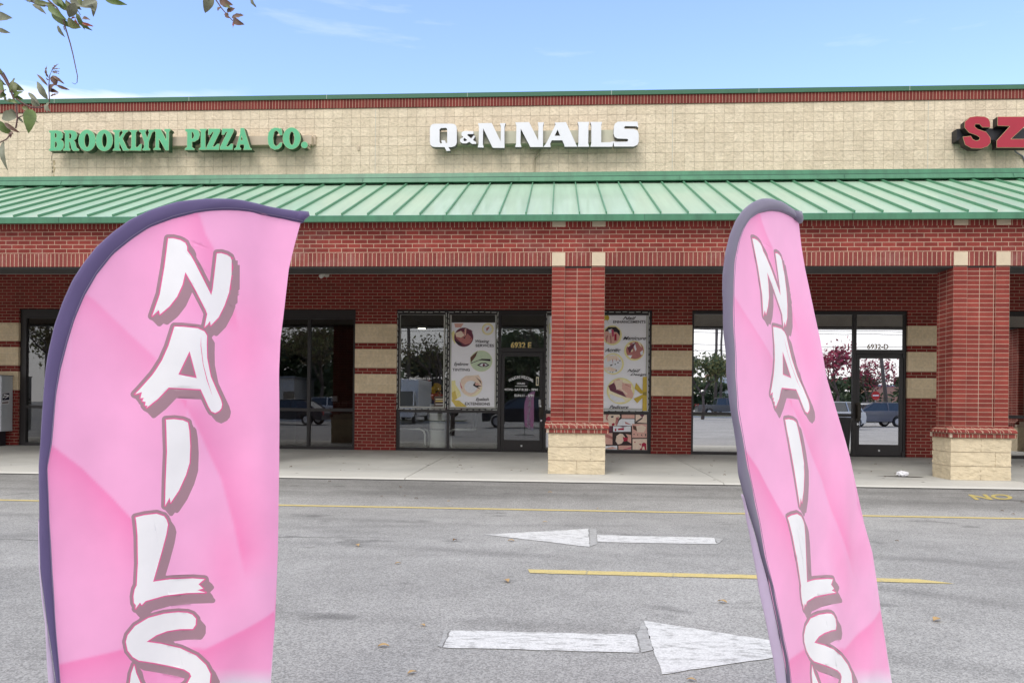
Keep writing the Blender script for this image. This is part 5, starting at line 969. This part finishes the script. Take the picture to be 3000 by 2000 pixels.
# ------------------------------------------------------------------ the lot behind the camera (what the shop glass reflects)
def V(px,Ym): return W(px,1191,Ym).x
def car(col,kind,loc,rz,label):
    e=empty({'suv':'parked_suv','sedan':'parked_sedan','truck':'pickup_truck','van':'box_van'}[kind],loc,rz,label=label,cat={'suv':'car','sedan':'car','truck':'pickup','van':'van'}[kind])
    paint_=mat('paint_%d_%d_%d'%tuple(int(c*99) for c in col),col,.3,metal=.2,var=.03,coat=.6); gls=mat('car_glass',(.03,.04,.045),.05,spec=.8); tyre=mat('tyre',(.02,.02,.02),.8); rim=mat('rim',(.5,.5,.52),.3,metal=.8)
    P={'suv':dict(L=4.5,H=1.64,body=[(-2.2,.35),(-2.25,.75),(-2.15,1.02),(-1.0,1.08),(1.25,1.06),(2.05,.95),(2.25,.75),(2.22,.35)],cab=[(-2.0,1.03),(-1.75,1.55),(-1.3,1.64),(.3,1.64),(.75,1.52),(1.3,1.04)],wh=(-1.4,1.4),r=.35),
       'sedan':dict(L=4.7,H=1.45,body=[(-2.3,.3),(-2.35,.7),(-2.2,.93),(-1.2,.96),(1.3,.93),(2.15,.82),(2.35,.62),(2.3,.3)],cab=[(-1.85,.93),(-1.1,1.38),(-.4,1.45),(.25,1.42),(1.25,.92)],wh=(-1.45,1.45),r=.33),
       'truck':dict(L=5.8,H=1.9,body=[(-2.9,.5),(-2.92,1.15),(-2.85,1.22),(.0,1.22),(1.7,1.2),(2.6,1.12),(2.85,.95),(2.85,.45)],cab=[(-1.0,1.2),(-.85,1.85),(.6,1.9),(.95,1.84),(1.7,1.2)],wh=(-1.75,1.85),r=.40),
       'van':dict(L=6.,H=2.9,body=[(-3.,.5),(-3.,2.9),(1.2,2.9),(1.25,1.2),(2.7,1.1),(2.9,.8),(2.9,.45)],cab=[(1.2,1.15),(1.2,2.1),(1.6,2.1),(2.4,1.12)],wh=(-1.9,1.9),r=.38)}[kind]
    hw=.9; yb=[(p[0],p[1]) for p in P['body']]
    low=[]
    for wx in P['wh'][::1]:
        for k in range(9): a_=math.pi*(1-k/8); low.append((wx+(P['r']+.07)*math.cos(a_),P['r']+(P['r']+.07)*math.sin(a_)*.95))
    body=yb+low[::-1] if False else yb+[(x,max(z,yb[0][1])) for x,z in low[::-1]]
    MB().prism(body,-hw,hw).build('body',paint_,e,bevel=.05)
    c_=P['cab']; m=MB(); n=len(c_); vs=[]
    zb,zt=min(z for _,z in c_),max(z for _,z in c_)
    for sgn in (-1,1):
        for x,z in c_: vs.append((x,sgn*(hw-.06-.2*(z-zb)/(zt-zb)),z))
    tr=mgeo.tessellate_polygon([[Vector((x,z,0)) for x,z in c_]])
    m.add(vs,[(i,(i+1)%n,n+(i+1)%n,n+i) for i in range(n)]+[tuple(t) for t in tr]+[tuple(q+n for q in t) for t in tr]); m.build('side_window',gls,e,bevel=.02)
    m=MB(); tops=[p for p in c_ if p[1]>zt-.12]; m.box(tops[0][0]-.05,tops[-1][0]+.05,-hw+.24,hw-.24,zt-.03,zt+.025)
    m.build('roof_skin',paint_,e,bevel=.02)
    xm=(tops[0][0]+tops[-1][0])/2
    for sgn in (-1,1):
        for (xa,za),(xb,zb2) in ((c_[0],tops[0]),((xm,zb),(xm,zt)),(c_[-1],tops[-1])):
            MB().tube([(xa,sgn*(hw-.055),za),(xb,sgn*(hw-.25),zb2)],.045,6).build('pillar',paint_,e)
    for wx in P['wh']:
        for sgn in (-1,1):
            t=MB().lathe([(0,-.11),(P['r']-.04,-.11),(P['r'],-.07),(P['r'],.07),(P['r']-.04,.11),(0,.11)],n=22).build('wheel',tyre,e,smooth=False); t.rotation_euler=(math.pi/2,0,0); t.location=(wx,sgn*(hw-.1),P['r'])
            q=MB().lathe([(0,-.12),(P['r']*.62,-.12),(P['r']*.66,-.10),(P['r']*.66,.10),(P['r']*.62,.12),(0,.12)],n=14).build('rim',rim,t)
    for sgn in (-1,1):
        x0=P['body'][-2][0] if kind!='van' else 2.8
        MB().box(x0-.25,x0+.01,sgn*.62-.2,sgn*.62+.2,P['body'][-2][1]-.12,P['body'][-2][1]+.04).build('headlight',mat('lamp_glass',(.7,.7,.7),.1),e,bevel=.02)
        x1=P['body'][1][0]; MB().box(x1-.01,x1+.1,sgn*.72-.1,sgn*.72+.1,P['body'][1][1]-.1,P['body'][1][1]+.14).build('taillight',mat('lamp_red',(.4,.01,.01),.2),e,bevel=.01)
    return e
car((.11,.11,.13),'suv',(V(2585,36),-37.5,gz(-37.5)),math.radians(172),'slate blue hatchback car parked in the lot, mirrored in the right hand door')
car((.55,.56,.56),'suv',(V(2450,30),-31,0),math.radians(150),'light grey car mirrored in the glass left of the right hand door')
car((.07,.075,.085),'truck',(V(2125,62),-62,gz(-62)),math.radians(0),'dark grey pickup truck mirrored in the window right of the narrow banner')
car((.02,.02,.03),'sedan',(V(845,26),-26,0),math.radians(185),'dark navy sedan mirrored in the pizza shop window')
car((.6,.6,.6),'suv',(V(905,36),-38,gz(-38)),math.radians(170),'white car mirrored behind the navy sedan in the pizza shop window')
car((.8,.8,.8),'van',(V(1188,32),-33,0),math.radians(92),'pale box van mirrored in the left salon window')
car((.15,.01,.02),'sedan',(V(1262,48),-52,gz(-52)),math.radians(180),'dark red car mirrored in the left salon window')
car((.02,.02,.022),'suv',(V(1530,24),-25,0),math.radians(178),'black car mirrored in the salon door')
car((.6,.6,.6),'sedan',(V(3010,30),-32,0),math.radians(160),'white car mirrored in the far right window')
def tree(name,x,y,h,cr,nleaf,lsz,cols,label,cat='tree',group=None,seed=1,dens=1.,lean=0,flat=1.):
    R_=random.Random(seed); e=empty(name,(x,y,gz(y)),label=label,cat=cat,group=group); t=MB(); tips=[]
    def br(p,d,l,r,k):
        q=p+d*l; mid=p.lerp(q,.5)+Vector((R_.uniform(-1,1),R_.uniform(-1,1),0))*l*.07; t.tube([p,mid,q],[r,r*.85,r*.6],6)
        if k>=2: tips.append(mid)
        if k==4: tips.append(q); return
        for _ in range(3 if k<2 else 2+R_.randrange(2)):
            a=R_.uniform(0,6.28); nd=(d*1.1+Vector((math.cos(a),math.sin(a),R_.uniform(.0,.5)))*.75).normalized(); br(q,nd,l*R_.uniform(.62,.8),r*.6,k+1)
    br(Vector((0,0,0)),Vector((lean,0,1)).normalized(),h*.3,h*.022,0)
    t.build('trunk',barkm,e,smooth=True); l=MB(); mx=max(tips,key=lambda p:p.z).z; sc_=h/mx
    low=label.startswith('dark evergreen')
    for _ in range(nleaf):
        p=R_.choice(tips); g=Vector((R_.gauss(0,1),R_.gauss(0,1),R_.gauss(0,.8)))*cr*.13
        p=p+g
        if low and R_.random()<.45: p=Vector((p.x*1.2,p.y*1.2,R_.uniform(.1,mx*.55)))
        a=Vector((R_.uniform(-1,1),R_.uniform(-1,1),R_.uniform(-1,1))).normalized(); b_=a.cross(Vector((R_.uniform(-1,1),R_.uniform(-1,1),.3))).normalized(); s_=lsz*R_.uniform(.6,1.3)
        l.add([p-a*s_,p+b_*s_*.45,p+a*s_,p-b_*s_*.45],[(0,1,2,3)],R_.randrange(len(cols)))
    l.build('crown',cols,e); e.scale=(sc_*flat,sc_*flat,sc_)
    return e
lf=lambda n,c:mat(n,c,.6,var=.3,vs=3)
GR=[lf('foliage_dark',(.05,.075,.035)),lf('foliage_mid',(.085,.115,.045))]; OL=[lf('foliage_olive',(.20,.20,.07)),lf('foliage_mid',(.07,.10,.035))]; RD=[lf('foliage_crimson',(.42,.05,.10)),lf('foliage_wine',(.18,.03,.045))]; BR=[lf('foliage_brown',(.13,.09,.04)),lf('foliage_olive',(.14,.15,.05))]
tree('crape_myrtle',V(2490,40),-42,5.6,2.6,900,.13,RD,'crimson leaved tree mirrored beside the right hand door',seed=4)
tree('crape_myrtle',V(2570,52),-54,5.2,2.6,700,.13,RD,'thin crimson leaved tree mirrored inside the right hand door glass',seed=9)
tree('lot_tree',V(2072,50),-52,5.4,2.6,2600,.14,OL,'round green tree mirrored in the window right of the narrow banner',seed=6)
tree('lot_tree',V(1275,38),-40,6.3,2.8,700,.12,BR,'half bare tree mirrored in the left salon window',seed=12)
tree('lot_tree',V(1535,46),-47,7.0,3.2,3000,.2,GR,'dense dark tree mirrored in the salon door glass',seed=41)
tree('lot_tree',V(1590,30),-31,7.2,3.,600,.10,BR,'bare branched tree mirrored above the salon door',seed=15)
tree('lot_tree',V(905,38),-41,7.0,3.,1500,.13,BR,'brown leaved tree mirrored in the pizza shop window',seed=18)
tree('lot_tree',V(105,36),-38,7.2,3.2,2000,.13,BR,'broad brown tree mirrored in the far left window',seed=21)
tree('lot_tree',V(2995,34),-37,5.0,2.4,1500,.12,BR,'brownish shrub tree mirrored in the far right window',seed=23)
rr=random.Random(5); P0=None; xx=-66; i=0
while xx<58:
    if P0 is None: P0=tree('evergreen',xx,-95,9,4,2600,.42,GR,'dark evergreen in the distant tree line mirrored in the glass',group='distant tree line across the road',seed=31,flat=1.35)
    else:
        e=copy_tree(P0); e.location=(xx,-95+rr.uniform(-6,8),1.0); k=rr.uniform(.7,1.25)*(.62 if xx>16 else 1); e.scale=tuple(q*k for q in P0.scale); e.rotation_euler=(0,0,rr.uniform(0,6.28))
    xx+=rr.uniform(3.2,5.2)
pm=mat('pole_wood',(.10,.085,.075),.9,var=.2)
def pole(px,Ym,h,label,lean=0,arm=True):
    x=V(px,Ym); e=empty('utility_pole',(x,-Ym,gz(-Ym)),label=label,cat='utility pole'); MB().tube([(0,0,0),(lean*h,0,h)],[.17,.12],10).build('pole',pm,e,smooth=True)
    if arm: MB().box(lean*h-1.1,lean*h+1.1,-.05,.05,h-.7,h-.58).build('crossarm',pm,e)
    return e
pole(1195,44,9.0,'straight dark pole mirrored in the left salon window',arm=False); pole(131,42,10.,'dark pole with a crossarm mirrored in the far left window'); pole(2097,66,16,'tall grey pole mirrored in the window right of the narrow banner',arm=False); pole(2112,80,12,'farther thin pole mirrored right of the narrow banner'); pole(2606,46,5.6,'leaning wooden pole mirrored in the right hand door',lean=-.12,arm=False)
# power lines
m=MB()
for k,z in enumerate((7.2,7.9,9.2,9.6)):
    m.tube([(-60+12*i,-58-k,z-.5*math.sin(math.pi*((i*.2)%1))) for i in range(11)],.022,5)
for k in range(1): pass
tag(m.build('power_line',mat('cable',(.02,.02,.02),.6)),'sagging dark power lines mirrored in the shop windows','cable')
# kerbed islands, hedge, sign, hydrant, far buildings
e=empty('hedge',(V(2570,52),-49,gz(-49)),label='clipped green hedge mirrored in the right hand door',cat='hedge'); m=MB(); R_=random.Random(2)
for _ in range(2600):
    p=Vector((R_.uniform(-5,5),R_.uniform(-.6,.6),R_.uniform(.05,1.0))); a=Vector((R_.uniform(-1,1),R_.uniform(-1,1),R_.uniform(-1,1))).normalized()*.12; b_=a.cross(Vector((.3,.2,1))).normalized()*.07; m.add([p-a,p+b_,p+a,p-b_],[(0,1,2,3)],R_.randrange(2))
m.build('foliage',OL,e); MB().box(-4.9,4.9,-.45,.45,0,.8).build('stems',GR[0],e,bevel=.1)
e=empty('road_sign',(V(2583,44),-45,gz(-45)),label='round red and white no entry sign mirrored in the right hand door',cat='road sign'); MB().tube([(0,0,0),(0,0,2.4)],.035,8).build('post',mat('galvanised',(.35,.35,.35),.4,metal=.7),e)
o=MB().prism([(a*.36,b*.36) for a,b in circ(24)],-.01,.01).build('sign_face',mat('sign_red',(.5,.02,.02),.4),e); o.location=(0,.05,2.2); o=MB().box(-.26,.26,.062,.068,-.05,.05).build('white_bar',whl,e); o.location=(0,0,2.2)
e=empty('fire_hydrant',(V(2993,24),-25.5,0),label='red fire hydrant mirrored in the far right window',cat='hydrant'); hm=mat('hydrant_red',(.45,.03,.06),.4)
MB().lathe([(0,0),(.17,0),(.17,.05),(.11,.06),(.11,.5),(.15,.52),(.15,.56),(.11,.6),(.06,.7),(.03,.76),(0,.76)],n=18).build('barrel',hm,e,smooth=True); MB().tube([(-.2,0,.4),(.2,0,.4)],.06,10).build('nozzle',hm,e)
def bldg(px0,px1,Ym,h,col,label,roof=(.2,.2,.2)):
    x0,x1=sorted((V(px0,Ym),V(px1,Ym))); e=empty('far_building',((x0+x1)/2,-Ym,gz(-Ym)),label=label,cat='building'); w_=(x1-x0)/2
    MB().box(-w_,w_,-8,0,0,h).build('wall',mat('wall_%d_%d'%(int(col[0]*99),int(h*10)),col,.85,var=.05),e); MB().box(-w_-.2,w_+.2,-8.2,.2,h,h+.35).build('roof',mat('roof_%d'%int(roof[0]*99),roof,.7),e)
    for q in np.arange(-w_+1.5,w_-1,3.2): MB().box(q,q+1.5,.0,.02,.9,2.3).build('window',mat('car_glass',(.03,.04,.045),.05,spec=.8),e)
bldg(2940,3150,62,6.3,(.60,.52,.38),'beige flat roofed building mirrored in the far right window',(.5,.45,.35)); bldg(2105,2160,88,5.2,(.7,.7,.68),'white house mirrored beside the narrow banner',(.35,.15,.1)); bldg(2560,2660,110,4.2,(.55,.30,.22),'low red and grey building mirrored in the right hand door',(.25,.27,.32)); bldg(795,860,80,4.0,(.5,.48,.44),'low pale building mirrored in the pizza shop window')
for (x0,x1,y,zt_) in ((-3,28,-57.5,0),(-30,-6,-34.,0)):
    m=MB(); m.box(x0,x1,y-2.2,y,0,gz(y)+.15); m.build('lot_kerb',mat('kerb_concrete',(.5,.49,.46),.85),kind='structure')
    m=MB(); m.box(x0+.2,x1-.2,y-2.0,y-.2,gz(y)+.15,gz(y)+.2); m.build('lot_grass',mat('grass',(.13,.13,.05),.9,var=.3),kind='structure')
